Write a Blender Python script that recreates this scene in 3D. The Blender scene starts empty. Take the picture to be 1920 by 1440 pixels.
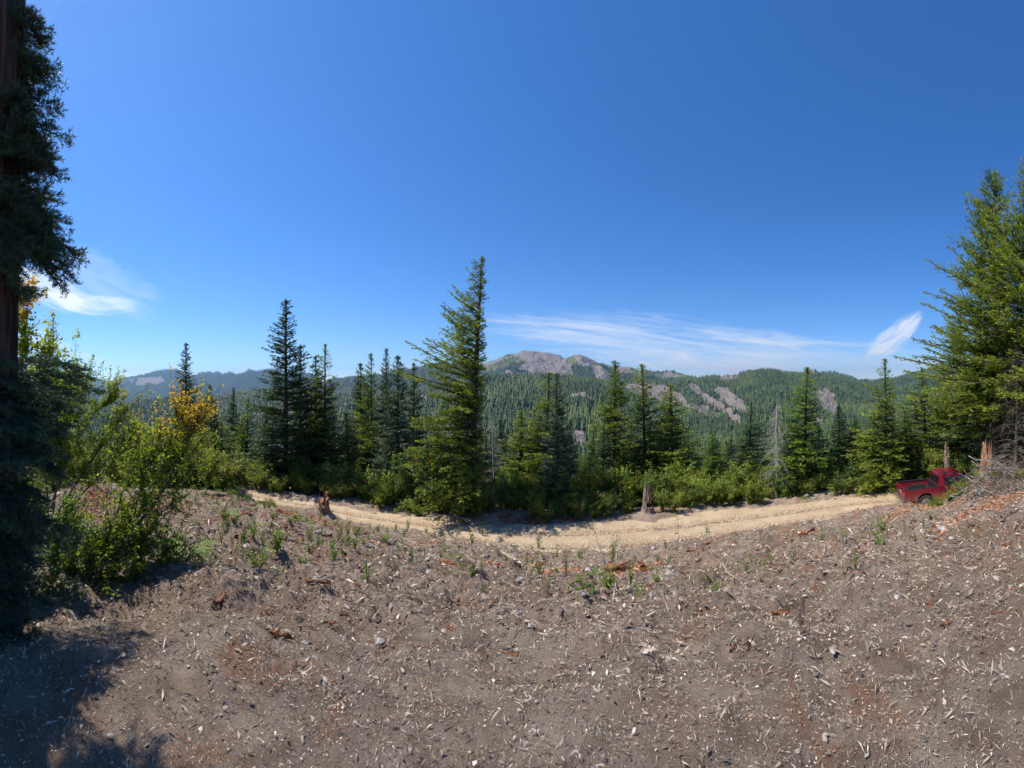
import bpy, math, random
import numpy as np
from math import radians as R, sin, cos, pi

# ------------------------------------------------------------------ camera, sky, sun, exposure
scene = bpy.context.scene
COL = scene.collection
F, HY, CX = 680.0, 730.0, 960.0           # pixels per radian, eye-level row, middle column (1920 x 1440 picture)
cd = bpy.data.cameras.new('camera'); cam = bpy.data.objects.new('camera', cd); COL.objects.link(cam)
cd.type = 'PANO'; cd.panorama_type = 'CENTRAL_CYLINDRICAL'
cd.central_cylindrical_range_u_min = -960 / F; cd.central_cylindrical_range_u_max = 960 / F
cd.central_cylindrical_range_v_min = -(1440 - HY) / F; cd.central_cylindrical_range_v_max = HY / F
cd.central_cylindrical_radius = 1.0
cd.clip_start = 0.05; cd.clip_end = 60000
cam.location = (0, 0, 0); cam.rotation_euler = (R(90), 0, 0)
scene.camera = cam

SUN_AZ, SUN_EL = -82.0, 57.0              # azimuth measured clockwise from the view direction (+Y)
sun_d = bpy.data.lights.new('sun', 'SUN'); sun_d.energy = 4.6; sun_d.angle = R(0.53); sun_d.color = (1.0, 0.945, 0.85)
sun = bpy.data.objects.new('sun', sun_d); COL.objects.link(sun)
sun.rotation_euler = (R(90 - SUN_EL), 0, R(180 - SUN_AZ))

scene.view_settings.view_transform = 'Standard'
scene.view_settings.look = 'None'
scene.view_settings.exposure = 0.58
scene.view_settings.gamma = 1.0
scene.view_settings.use_curve_mapping = False
scene.render.film_transparent = False
cy = scene.cycles
cy.use_denoising = True
cy.max_bounces = 6; cy.diffuse_bounces = 3; cy.glossy_bounces = 2; cy.transmission_bounces = 4; cy.transparent_max_bounces = 8
cy.volume_bounces = 0
cy.use_adaptive_sampling = True; cy.adaptive_threshold = 0.02
cy.caustics_reflective = False; cy.caustics_refractive = False

class NT:
    """small helper to write node trees"""
    def __init__(s, nt): s.nt = nt; nt.nodes.clear()
    def n(s, t, **k):
        o = s.nt.nodes.new(t)
        ins = k.pop('ins', {})
        for a, b in k.items(): setattr(o, a, b)
        for a, b in ins.items():
            if isinstance(b, bpy.types.NodeSocket): s.nt.links.new(b, o.inputs[a])
            else: o.inputs[a].default_value = b
        return o
    def l(s, a, b): s.nt.links.new(a, b)
    def m(s, op, a, b=0.0, c=0.0, clamp=False):
        o = s.nt.nodes.new('ShaderNodeMath'); o.operation = op; o.use_clamp = clamp
        for i, v in enumerate((a, b, c)):
            if isinstance(v, bpy.types.NodeSocket): s.nt.links.new(v, o.inputs[i])
            else: o.inputs[i].default_value = v
        return o.outputs[0]
    def mix(s, f, a, b, mode='MIX'):
        o = s.nt.nodes.new('ShaderNodeMix'); o.data_type = 'RGBA'; o.blend_type = mode
        for i, v in ((0, f), (6, a), (7, b)):
            if isinstance(v, bpy.types.NodeSocket): s.nt.links.new(v, o.inputs[i])
            else: o.inputs[i].default_value = v if i == 0 else (*v, 1)
        return o.outputs[2]
    def noise(s, vec, scale, detail=4, rough=0.55, dist=0.0):
        o = s.n('ShaderNodeTexNoise'); s.l(vec, o.inputs['Vector'])
        o.inputs['Scale'].default_value = scale; o.inputs['Detail'].default_value = detail
        o.inputs['Roughness'].default_value = rough; o.inputs['Distortion'].default_value = dist
        return o.outputs[0]
    def ramp(s, f, lo, hi):
        o = s.n('ShaderNodeMapRange'); o.clamp = True; o.interpolation_type = 'SMOOTHSTEP'
        s.l(f, o.inputs[0]); o.inputs[1].default_value = lo; o.inputs[2].default_value = hi
        return o.outputs[0]

world = bpy.data.worlds.new('World'); scene.world = world; world.use_nodes = True
w = NT(world.node_tree)
sky = w.n('ShaderNodeTexSky', sky_type='NISHITA', sun_disc=False)
sky.sun_elevation = R(SUN_EL); sky.sun_rotation = R(SUN_AZ); sky.altitude = 1200; sky.air_density = 1.0; sky.dust_density = 0.1; sky.ozone_density = 4.5
tc = w.n('ShaderNodeTexCoord'); sep = w.n('ShaderNodeSeparateXYZ'); w.l(tc.outputs['Generated'], sep.inputs[0])
az = w.m('ARCTAN2', sep.outputs[0], sep.outputs[1])
hyp = w.m('SQRT', w.m('ADD', w.m('MULTIPLY', sep.outputs[0], sep.outputs[0]), w.m('MULTIPLY', sep.outputs[1], sep.outputs[1])))
el = w.m('DIVIDE', sep.outputs[2], hyp)           # tangent of the elevation
def cloud(px, py, ang, lu, lv, amp, seed, stretch=5.0, sc=9.0, lo=0.42, hi=0.8, bend=0.0):
    """a wisp of cirrus round one direction of the sky"""
    a0, e0 = (px - CX) / F, (HY - py) / F
    u = w.m('SUBTRACT', az, a0); v = w.m('SUBTRACT', el, e0)
    ca, sa = cos(R(ang)), sin(R(ang))
    uu = w.m('ADD', w.m('MULTIPLY', u, ca), w.m('MULTIPLY', v, sa))
    vv = w.m('SUBTRACT', w.m('MULTIPLY', v, ca), w.m('MULTIPLY', u, sa))
    if bend: vv = w.m('ADD', vv, w.m('MULTIPLY', w.m('MULTIPLY', uu, uu), bend))
    cmb = w.n('ShaderNodeCombineXYZ'); w.l(uu, cmb.inputs[0]); w.l(w.m('MULTIPLY', vv, stretch), cmb.inputs[1]); cmb.inputs[2].default_value = seed
    n = w.noise(cmb.outputs[0], sc, 7, 0.6, 0.9)
    q = w.m('ADD', w.m('POWER', w.m('ABSOLUTE', w.m('DIVIDE', uu, lu)), 2.0), w.m('POWER', w.m('ABSOLUTE', w.m('DIVIDE', vv, lv)), 2.0))
    fall = w.m('SUBTRACT', 1.0, w.ramp(q, 0.0, 1.0))
    k = w.ramp(w.m('SUBTRACT', n, w.m('MULTIPLY', w.m('SUBTRACT', 1.0, fall), .5)), lo, hi)
    return w.m('MULTIPLY', w.m('MULTIPLY', k, w.m('MINIMUM', w.m('MULTIPLY', fall, 2.5), 1.0)), amp)
cl = [cloud(1270, 655, -9, 0.80, 0.13, 0.55, 1.0, 12, 4.5, .24, .72, .12), cloud(1120, 628, -6, 0.50, 0.085, 0.40, 2.0, 13, 5, .26, .72),
      cloud(1560, 692, -3, 0.55, 0.11, 0.62, 3.0, 9, 4, .14, .64), cloud(1420, 632, -6, 0.24, 0.035, 0.45, 3.5, 8, 8, .2, .65), cloud(1330, 685, -5, .5, .05, .5, 3.8, 6, 6, .2, .65),
      cloud(1678, 632, 38, 0.13, 0.050, 1.0, 4.0, 7, 10, .16, .60, -1.2), cloud(1292, 675, -38, 0.045, 0.0075, 0.8, 5.0, 3, 12, .05, .5),
      cloud(1225, 688, -22, 0.07, 0.007, 0.55, 5.5, 3, 12, .05, .5), cloud(1128, 672, -33, 0.036, 0.004, 0.35, 5.7, 3, 12, .1, .5),
      cloud(95, 545, -32, 0.15, 0.060, 0.8, 6.0, 8, 6, .14, .60, -.8), cloud(175, 572, -6, 0.19, 0.042, 0.7, 7.0, 7, 7, .15, .6, -1.0),
      cloud(190, 530, -25, 0.24, 0.11, 0.3, 7.5, 5, 6, .15, .65), cloud(180, 675, -15, 0.12, 0.018, 0.5, 8.0, 5, 9, .15, .55),
      cloud(255, 690, 12, 0.075, 0.024, 0.5, 8.5, 5, 9, .15, .55), cloud(80, 650, -20, 0.12, 0.06, 0.5, 9.0, 4, 8, .15, .55),
      cloud(440, 695, 8, 0.20, 0.024, 0.4, 9.5, 6, 8, .2, .65), cloud(745, 700, 4, 0.16, 0.035, 0.6, 10.5, 5, 8, .15, .6)]
tot = cl[0]
for c in cl[1:]: tot = w.m('ADD', tot, c)
tot = w.m('MULTIPLY', tot, 0.85, clamp=True)
hs = w.n('ShaderNodeHueSaturation'); hs.inputs['Saturation'].default_value = 1.27; hs.inputs['Hue'].default_value = 0.507; w.l(sky.outputs[0], hs.inputs['Color'])
mixc = w.mix(tot, (1, 1, 1), (5.6, 5.9, 6.3)); 
mixn = mixc.node; w.l(hs.outputs[0], mixn.inputs[6])
bg = w.n('ShaderNodeBackground'); w.l(mixc, bg.inputs[0]); bg.inputs[1].default_value = 0.122
wo = w.n('ShaderNodeOutputWorld'); w.l(bg.outputs[0], wo.inputs[0])

# ------------------------------------------------------------------ numpy helpers
rng = np.random.default_rng(7)
def px2th(px): return (np.asarray(px, float) - CX) / F
def pol(px, d): t = (px - CX) / F; return d * sin(t), d * cos(t)
def zof(py, d): return -(py - HY) / F * d
def P(px, py, d): x, y = pol(px, d); return np.array([x, y, zof(py, d)])

def _h(ix, iy, s):
    n = (ix.astype(np.int64) * 374761393 + iy.astype(np.int64) * 668265263 + s * 1442695041) & 0xffffffff
    n = ((n ^ (n >> 13)) * 1274126177) & 0xffffffff
    return ((n ^ (n >> 16)) & 0xffff) / 65535.0
def vn(x, y, s=0):
    ix, iy = np.floor(x), np.floor(y); fx, fy = x - ix, y - iy
    fx = fx * fx * (3 - 2 * fx); fy = fy * fy * (3 - 2 * fy)
    a, b, c, d = _h(ix, iy, s), _h(ix + 1, iy, s), _h(ix, iy + 1, s), _h(ix + 1, iy + 1, s)
    return (a + (b - a) * fx) * (1 - fy) + (c + (d - c) * fx) * fy
def fbm(x, y, s=0, o=4, g=0.5):
    r = 0; a = 1; t = 0
    for i in range(o): r = r + a * vn(x * 2 ** i + 17 * i, y * 2 ** i - 9 * i, s + i); t += a; a *= g
    return r / t - 0.5

def mk(name, V, Fc, mat=None, parent=None, attrs=None, smooth=False, link=True, color=None):
    """one mesh object from arrays; Fc is (n,3) or (n,4) or a list of such arrays"""
    Fs = Fc if isinstance(Fc, list) else [Fc]
    Fs = [np.asarray(f, np.int32) for f in Fs if len(f)]
    me = bpy.data.meshes.new(name)
    V = np.asarray(V, np.float32)
    me.vertices.add(len(V)); me.vertices.foreach_set('co', V.ravel())
    nl = sum(f.size for f in Fs); npoly = sum(len(f) for f in Fs)
    me.loops.add(nl); me.polygons.add(npoly)
    me.loops.foreach_set('vertex_index', np.concatenate([f.ravel() for f in Fs]))
    st = []; o = 0
    for f in Fs: st.append(o + np.arange(len(f)) * f.shape[1]); o += f.size
    me.polygons.foreach_set('loop_start', np.concatenate(st).astype(np.int32))
    if smooth: me.polygons.foreach_set('use_smooth', np.ones(npoly, bool))
    for k, v in (attrs or {}).items():
        a = me.attributes.new(k, 'FLOAT', 'POINT'); a.data.foreach_set('value', np.asarray(v, np.float32))
    if color is not None:
        a = me.attributes.new('col', 'FLOAT_COLOR', 'POINT')
        a.data.foreach_set('color', np.concatenate([color, np.ones((len(color), 1))], 1).astype(np.float32).ravel())
    me.update(calc_edges=True)
    if mat: me.materials.append(mat)
    ob = bpy.data.objects.new(name, me)
    if link: COL.objects.link(ob)
    if parent: ob.parent = parent
    return ob

def tag(o, label=None, cat=None, group=None, kind=None):
    if label and len(label.split()) > 16:
        for w_ in (' just', ' well', ' middle-row', ' back-row'): label = label.replace(w_, '')
        label = label.replace('middle-row ', '').replace('back-row ', '').replace('front-row ', ''); label = ' '.join(label.split()[:16]) if len(label.split()) > 16 else label
    if label: o['label'] = label
    if cat: o['category'] = cat
    if group: o['group'] = group
    if kind: o['kind'] = kind
    return o
def empty(name, loc, rz=0.0):
    o = bpy.data.objects.new(name, None); COL.objects.link(o); o.location = loc; o.rotation_euler = (0, 0, rz); o.empty_display_size = 0.2
    return o
def copy_tree(o, parent=None):
    c = o.copy(); COL.objects.link(c); c.parent = parent
    for ch in list(o.children): copy_tree(ch, c)
    return c

def tubes(Pt, rad, k=4, cap=False):
    """Pt (N,S,3) polylines, rad (N,S) -> verts, quads"""
    Pt = np.asarray(Pt, float); rad = np.asarray(rad, float); N, S, _ = Pt.shape
    T = np.gradient(Pt, axis=1); T /= np.linalg.norm(T, axis=2, keepdims=True) + 1e-9
    ref = np.where(np.abs(T[..., 2:3]) > 0.9, np.array([1., 0, 0]), np.array([0, 0, 1.]))
    A = np.cross(T, ref); A /= np.linalg.norm(A, axis=2, keepdims=True) + 1e-9
    B = np.cross(T, A)
    ph = np.arange(k) * 2 * pi / k
    V = Pt[:, :, None] + rad[:, :, None, None] * (A[:, :, None] * np.cos(ph)[None, None, :, None] + B[:, :, None] * np.sin(ph)[None, None, :, None])
    idx = np.arange(N * S * k).reshape(N, S, k)
    a = idx[:, :-1]; b = idx[:, 1:]
    Q = np.stack([a, np.roll(a, -1, 2), np.roll(b, -1, 2), b], -1).reshape(-1, 4)
    return V.reshape(-1, 3), Q

def merge(parts):
    """[(V,F),...] of quads -> V,F"""
    Vs, Fs, o = [], [], 0
    for V, Fc in parts: Vs.append(V); Fs.append(np.asarray(Fc) + o); o += len(V)
    return np.concatenate(Vs), np.concatenate(Fs)

def unit(v): return v / (np.linalg.norm(v, axis=-1, keepdims=True) + 1e-9)
def needles(pos, dr, ln, wd, rg, up=0.6):
    """thin triangles: base at pos, along dr"""
    n = len(pos); dr = unit(dr)
    rnd = unit(rg.normal(size=(n, 3))); side = unit(np.cross(dr, rnd + np.array([0, 0, up])))
    h = (wd / 2)[:, None] * side
    mid = pos + dr * (ln * 0.35)[:, None]
    V = np.stack([pos, mid + h, pos + dr * ln[:, None], mid - h], 1).reshape(-1, 3)
    return V, np.arange(4 * n).reshape(n, 4)
def leaves(pos, nrm, ln, wd, rg, lobed=False):
    """broad leaves lying across nrm, folded a little along the rib"""
    n = len(pos); nrm = unit(nrm); a = unit(np.cross(nrm, rg.normal(size=(n, 3)))); b = np.cross(nrm, a)
    L = ln[:, None]; W = wd[:, None] * 0.5
    if not lobed:
        V = np.stack([pos, pos + a * L * .45 + b * W + nrm * W * .35, pos + a * L, pos + a * L * .45 - b * W + nrm * W * .35], 1).reshape(-1, 3)
        i = np.arange(n)[:, None] * 4
        return V, np.concatenate([i + [0, 1, 2], i + [0, 2, 3]])
    tips = [(0, 0, 0), (.25, .95, .3), (.42, .42, .1), (.85, .75, .2), (.72, .2, 0), (1.05, 0, -.15), (.72, -.2, 0), (.85, -.75, .2), (.42, -.42, .1), (.25, -.95, .3)]
    V = np.stack([pos + a * L * p + b * W * q + nrm * W * r for p, q, r in tips], 1).reshape(-1, 3)
    i = np.arange(n)[:, None] * 10
    fs = [(0, 1, 2), (0, 2, 4), (2, 3, 4), (0, 4, 6), (4, 5, 6), (0, 6, 8), (6, 7, 8), (0, 8, 9)]
    return V, np.concatenate([i + list(f) for f in fs])

# ------------------------------------------------------------------ materials
def pmat(name, base=(.5, .5, .5), rough=.8, spec=.3):
    m = bpy.data.materials.new(name); m.use_nodes = True; t = NT(m.node_tree)
    p = t.n('ShaderNodeBsdfPrincipled'); o = t.n('ShaderNodeOutputMaterial'); t.l(p.outputs[0], o.inputs[0])
    p.inputs['Base Color'].default_value = (*base, 1); p.inputs['Roughness'].default_value = rough; p.inputs['Specular IOR Level'].default_value = spec
    t.p = p; t.o = o;
    return m, t
def pm(*a, **k): return pmat(*a, **k)

def bump(t, h, s, d=0.02):
    b = t.n('ShaderNodeBump'); b.inputs['Strength'].default_value = s; b.inputs['Distance'].default_value = d
    t.l(h, b.inputs['Height']); t.l(b.outputs[0], t.p.inputs['Normal'])
def leafmat(name, dark, lite, trans=0.3, extra=None, rough=.5, spec=.25):
    m, t = pm(name, rough=rough, spec=spec)
    a = t.n('ShaderNodeAttribute', attribute_name='tint'); oi = t.n('ShaderNodeObjectInfo')
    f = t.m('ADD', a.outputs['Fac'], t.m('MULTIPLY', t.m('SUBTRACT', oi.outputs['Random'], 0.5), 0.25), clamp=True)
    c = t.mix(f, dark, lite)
    if extra:
        b = t.n('ShaderNodeAttribute', attribute_name='alt'); c = t.mix(b.outputs['Fac'], (0, 0, 0), extra)
        t.l(t.mix(f, dark, lite), c.node.inputs[6])
    t.l(c, t.p.inputs['Base Color'])
    tr = t.n('ShaderNodeBsdfTranslucent'); br = t.mix(1.0, (1, 1, 1), (1.25, 1.35, .6), 'MULTIPLY'); t.l(c, br.node.inputs[6]); t.l(br, tr.inputs[0])
    ms = t.n('ShaderNodeMixShader'); ms.inputs[0].default_value = trans
    t.l(t.p.outputs[0], ms.inputs[1]); t.l(tr.outputs[0], ms.inputs[2]); t.l(ms.outputs[0], t.o.inputs[0])
    return m
def barkmat(name, c1, c2, sx=14, sz=2.2, b=.6):
    m, t = pm(name, rough=.9, spec=.15)
    tc = t.n('ShaderNodeTexCoord'); mp = t.n('ShaderNodeMapping'); mp.inputs['Scale'].default_value = (sx, sx, sz); t.l(tc.outputs['Object'], mp.inputs[0])
    n = t.noise(mp.outputs[0], 1.0, 6, .65, .6); f = t.ramp(n, .35, .68)
    t.l(t.mix(f, c1, c2), t.p.inputs['Base Color']); bump(t, n, b, .03)
    return m
M = {}
M['fir'] = leafmat('fir_needles', (.024, .050, .020), (.125, .180, .060), .22)
M['blue'] = leafmat('blue_fir_needles', (.026, .054, .034), (.14, .20, .12), .2)
M['doug'] = leafmat('douglas_needles', (.050, .088, .012), (.31, .36, .05), .36)
M['lime'] = leafmat('young_needles', (.065, .12, .012), (.28, .38, .05), .36)
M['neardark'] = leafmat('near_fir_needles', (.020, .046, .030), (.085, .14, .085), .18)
M['shrub'] = leafmat('shrub_leaves', (.085, .135, .016), (.36, .42, .065), .42, (.30, .17, .05))
M['shrubd'] = leafmat('dark_shrub_leaves', (.055, .10, .018), (.20, .28, .055), .36, (.26, .13, .05))
M['maple'] = leafmat('maple_leaves', (.09, .14, .015), (.30, .36, .04), .6, (.62, .30, .035))
M['sprout'] = leafmat('sprout_leaves', (.09, .15, .03), (.25, .34, .07), .4, (.35, .28, .06))
M['trunk'] = barkmat('conifer_bark', (.035, .026, .022), (.13, .10, .085))
M['neartrunk'] = barkmat('furrowed_bark', (.022, .015, .013), (.12, .078, .062), 22, 1.6, 1.0)
M['dead'] = barkmat('weathered_wood', (.17, .155, .14), (.40, .37, .34), 12, 3, .3)
M['brush'] = barkmat('brush_wood', (.075, .056, .042), (.27, .215, .165), 12, 3, .3)
M['silver'] = barkmat('silver_dead_wood', (.22, .205, .185), (.46, .43, .39), 12, 3, .3)
M['stem'] = barkmat('shrub_stem', (.06, .045, .035), (.17, .14, .11), 20, 5, .3)
M['stump'] = barkmat('rotten_wood', (.13, .055, .028), (.50, .27, .15), 14, 2.0, .9)
M['stumpg'] = barkmat('grey_rotten_wood', (.10, .065, .048), (.42, .33, .26), 15, 1.8, .9)
M['redwood'] = barkmat('red_rotten_wood', (.10, .038, .02), (.34, .155, .08), 16, 6, .8)
M['palewood'] = barkmat('pale_split_wood', (.26, .19, .13), (.58, .48, .37), 16, 4, .4)
def stonemat():
    m, t = pm('pale_stone', rough=.9, spec=.2); tc = t.n('ShaderNodeTexCoord'); n = t.noise(tc.outputs['Object'], 9, 5)
    t.l(t.mix(t.ramp(n, .3, .7), (.17, .15, .135), (.46, .42, .38)), t.p.inputs['Base Color']); bump(t, n, .5, .02); return m
M['stone'] = stonemat()

def groundmat():
    m, t = pm('cleared_ground', rough=.95, spec=.1)
    g = t.n('ShaderNodeNewGeometry').outputs['Position']
    big = t.noise(g, .55, 4, .6, .4); mid = t.noise(g, 3.1, 5, .62, .6); fine = t.noise(g, 30, 8, .78, .8); vf = t.noise(g, 130, 5, .75)
    c = t.mix(t.ramp(mid, .30, .70), (.275, .197, .145), (.53, .41, .31))
    c = t.mix(t.ramp(big, .52, .66), (0, 0, 0), (.36, .255, .185)); c.node  # placeholder replaced just below
    a = t.mix(t.ramp(mid, .30, .70), (.275, .197, .145), (.53, .41, .31)); t.l(a, c.node.inputs[6])
    f2 = t.m('MULTIPLY', t.ramp(t.noise(g, 1.15, 5, .6, 1.0), .545, .65), t.ramp(fine, .38, .62))
    d = t.mix(f2, (0, 0, 0), (.38, .165, .085)); t.l(c, d.node.inputs[6])
    e = t.mix(t.ramp(fine, .60, .68), (0, 0, 0), (.56, .47, .39)); t.l(d, e.node.inputs[6])
    h = t.mix(t.m('MULTIPLY', t.ramp(fine, .42, .30), .75), (0, 0, 0), (.10, .072, .056)); t.l(e, h.node.inputs[6])
    gr = t.n('ShaderNodeAttribute', attribute_name='green')
    k = t.mix(t.m('MULTIPLY', gr.outputs['Fac'], t.ramp(mid, .35, .6)), (0, 0, 0), (.10, .115, .035)); t.l(h, k.node.inputs[6])
    t.l(k, t.p.inputs['Base Color'])
    hh = t.m('ADD', t.m('MULTIPLY', fine, 1.0), t.m('MULTIPLY', vf, .5)); bump(t, hh, 1.0, .09)
    return m
def roadmat():
    m, t = pm('dirt_road', rough=.95, spec=.1)
    g = t.n('ShaderNodeNewGeometry').outputs['Position']
    at = t.n('ShaderNodeAttribute', attribute_name='rut')
    big = t.noise(g, .8, 4, .6, .4); fine = t.noise(g, 20, 6, .72)
    mp = t.n('ShaderNodeAttribute', attribute_name='across')
    c = t.mix(t.ramp(big, .3, .7), (.375, .275, .175), (.49, .375, .245))
    d = t.mix(t.m('MULTIPLY', at.outputs['Fac'], t.ramp(t.noise(g, 2.5, 4, .6), .3, .6)), (0, 0, 0), (.29, .195, .115)); t.l(c, d.node.inputs[6])
    e = t.mix(t.m('MULTIPLY', t.ramp(fine, .56, .70), .6), (0, 0, 0), (.60, .48, .33)); t.l(d, e.node.inputs[6])
    h = t.mix(t.m('MULTIPLY', t.ramp(fine, .42, .30), .5), (0, 0, 0), (.22, .14, .085)); t.l(e, h.node.inputs[6])
    t.l(h, t.p.inputs['Base Color']); bump(t, t.m('ADD', fine, t.noise(g, 5, 3)), .7, .05)
    return m
M['ground'] = groundmat(); M['road'] = roadmat()
def chipmat():
    m, t = pm('debris', rough=.85, spec=.2); a = t.n('ShaderNodeAttribute', attribute_name='col'); t.l(a.outputs['Color'], t.p.inputs['Base Color']); return m
M['chip'] = chipmat()
def hillmat(name, forest, grass, scree):
    m, t = pm(name, rough=1, spec=.05)
    g = t.n('ShaderNodeNewGeometry').outputs['Position']
    s = t.n('ShaderNodeAttribute', attribute_name='scree').outputs['Fac']; gr = t.n('ShaderNodeAttribute', attribute_name='grass').outputs['Fac']
    n1 = t.noise(g, .004, 6, .65); n2 = t.noise(g, .03, 5, .7); n3 = t.noise(g, .012, 5, .6, .5)
    fo = t.mix(t.ramp(n2, .35, .65), tuple(x * .6 for x in forest), tuple(x * 1.35 for x in forest))
    gg = t.mix(t.ramp(n3, .35, .62), tuple(x * .55 for x in grass), grass)
    a = t.mix(t.ramp(t.m('ADD', gr, t.m('MULTIPLY', t.m('SUBTRACT', n1, .5), .8)), .35, .6), (0, 0, 0), (1, 1, 1)); t.l(fo, a.node.inputs[6]); t.l(gg, a.node.inputs[7])
    sc = t.mix(t.ramp(n2, .3, .7), tuple(x * .85 for x in scree), tuple(x * 1.3 for x in scree))
    b = t.mix(t.ramp(t.m('ADD', s, t.m('MULTIPLY', t.m('SUBTRACT', n3, .5), .6)), .30, .42), (0, 0, 0), (1, 1, 1)); t.l(a, b.node.inputs[6]); t.l(sc, b.node.inputs[7])
    t.l(b, t.p.inputs['Base Color']); bump(t, t.m('ADD', t.m('ADD', n2, n3), n1), 1.0, 45)
    return m
M['hill'] = hillmat('mountain', (.045, .070, .030), (.25, .245, .085), (.27, .225, .195))
M['farhill'] = hillmat('far_range', (.045, .070, .030), (.17, .16, .08), (.26, .22, .18))

# ------------------------------------------------------------------ the near ground
PXN = [-1176, -600, -300, 100, 300, 430, 480, 560, 640, 700, 760, 840, 900, 960, 1020, 1130, 1250, 1340, 1440, 1500, 1560, 1600, 1640, 1675, 1760, 1850, 1950, 2100, 2500, 3096]
DN = [40, 32, 28, 27, 25, 22.3, 20, 18.8, 17.1, 16.4, 15.9, 15.2, 14.7, 14.3, 13.9, 13.8, 14.15, 14.8, 15.9, 16.5, 17.2, 17.7, 18.2, 18.0, 17.9, 18.2, 18.5, 19, 30, 40]
ZB = [3, -2, -6.2, -6.9, -6.75, -6.25] + [-6.2] * 15 + [-6.1, -5.95, -5.8, -5.75, -4.6, -4.3, -3.6, 0, 3]
DF = [44, 36, 33, 31, 28, 23.4, 21.7, 20.3, 19.0, 18.2, 17.5, 17.0, 16.65, 16.35, 16.35, 16.8, 17.5, 18.3, 19.0, 19.8, 20.6, 20.9, 21.3, 21.6, 23.0, 25, 27, 30, 36, 44]
ZR = -6.3
assert len(PXN) == len(DN) == len(ZB) == len(DF)
_thn = px2th(PXN)
def edges(th): return np.interp(th, _thn, DN), np.interp(th, _thn, DF), np.interp(th, _thn, ZB)
def smooth(t): t = np.clip(t, 0, 1); return t * t * (3 - 2 * t)
MOUNDS = [(604, 15.9, .55, .55), (240, 11, 2.0, .35), (1215, 17.9, .8, .18), (940, 18.3, 1.4, .25), (1862, 11.8, 1.1, .35), (160, 10.5, 1.2, .5)]
def gz(x, y, fine=True):
    x = np.asarray(x, float); y = np.asarray(y, float)
    d = np.hypot(x, y); th = np.arctan2(x, y); dn, df, zb = edges(th)
    s = np.clip((d - 1.5) / (dn - 1.5), 0, 1)
    near = -1.6 + (zb + 1.6) * s ** 1.03
    off = fbm(x * .9, y * .9, 5, 4) * .9
    t1 = smooth((d + off - dn) / .7)
    z = near * (1 - t1) + (ZR - .06) * t1
    db = d - df + fbm(x * .8, y * .8, 9, 3) * .8                      # past the road
    z = z + .10 * smooth(db / .6) - smooth((db - 1.5) / 2.0) * .2
    e = np.maximum(d - df - 2.0, 0)
    z = z - .22 * np.minimum(e, 22) - .46 * np.clip(e - 22, 0, 330)
    z = np.maximum(z, -172 + 3 * vn(x * .01, y * .01, 3))
    onroad = smooth((d + off - dn) / .6) * (1 - smooth(db / .5))
    r = fbm(x * .35, y * .35, 1, 3) * .5 + fbm(x * 1.6, y * 1.6, 2, 3) * .30 + fbm(x * 5, y * 5, 4, 4, .6) * .20 + np.maximum(0, fbm(x * 2.2, y * 2.2, 14, 3) - .05) * .55 * (fbm(x * 13, y * 13, 15, 2) + .6)
    nearfade = np.clip((d - .5) / 3, 0, 1)
    z = z + r * (1 - onroad) * nearfade * np.where(d < dn + 3, 1, .6)
    for mp_, md, mr, mh in MOUNDS:
        mx, my = pol(mp_, md); z = z + mh * np.exp(-((x - mx) ** 2 + (y - my) ** 2) / mr ** 2)
    return z
def g1(x, y): return float(gz(np.array([x]), np.array([y]))[0])

# view of the ground: fine in front, coarse behind
th = np.concatenate([np.linspace(-1.62, 1.62, 900), np.linspace(1.66, 2 * pi - 1.66, 90)])
rr = np.concatenate([[0.02], np.geomspace(.5, 3, 18), np.geomspace(3.05, 27, 260), np.geomspace(27.6, 640, 50)])
TH, RR = np.meshgrid(th, rr); X = RR * np.sin(TH); Y = RR * np.cos(TH); Z = gz(X, Y)
nt_, nr_ = len(th), len(rr); idx = np.arange(nt_ * nr_).reshape(nr_, nt_)
a = idx[:-1]; b = idx[1:]
Q = np.stack([a, np.roll(a, -1, 1), np.roll(b, -1, 1), b], -1).reshape(-1, 4)[:, ::-1]
dn_, df_, _ = edges(TH)
green = smooth((RR - df_ - 1.8) / 1.5) * .9 + smooth((fbm(X * .5, Y * .5, 33, 3) + .02) * 5) * .35 * (RR < dn_ + 1) + np.exp(-((X - pol(380, 19)[0]) ** 2 + (Y - pol(380, 19)[1]) ** 2) / 12) * .8
tag(mk('ground', np.stack([X, Y, Z], -1).reshape(-1, 3), Q, M['ground'], attrs={'green': np.clip(green, 0, 1).ravel()}, smooth=True), kind='structure')

# road
thr = np.linspace(px2th(250), px2th(2060), 700); ac = np.linspace(0, 1, 26)
TH, AC = np.meshgrid(thr, ac); dn_, df_, _ = edges(TH)
D0 = dn_ - .5 + AC * (df_ - dn_ + 1.0); X = D0 * np.sin(TH); Y = D0 * np.cos(TH)
rut = np.exp(-((AC - .32) / .07) ** 2) + np.exp(-((AC - .66) / .07) ** 2)
Z = ZR - .07 * rut + .03 * np.exp(-((AC - .5) / .1) ** 2) + fbm(X * .7, Y * .7, 21, 3) * .03 + fbm(X * 5, Y * 5, 22, 4, .6) * .04 + .10 * (AC - .5) ** 2
idx = np.arange(X.size).reshape(X.shape); a = idx[:-1]; b = idx[1:]
Q = np.stack([a[:, :-1], a[:, 1:], b[:, 1:], b[:, :-1]], -1).reshape(-1, 4)[:, ::-1]
tag(mk('dirt_road', np.stack([X, Y, Z], -1).reshape(-1, 3), Q, M['road'], attrs={'rut': rut.ravel(), 'across': AC.ravel()}, smooth=True), kind='structure')

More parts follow.
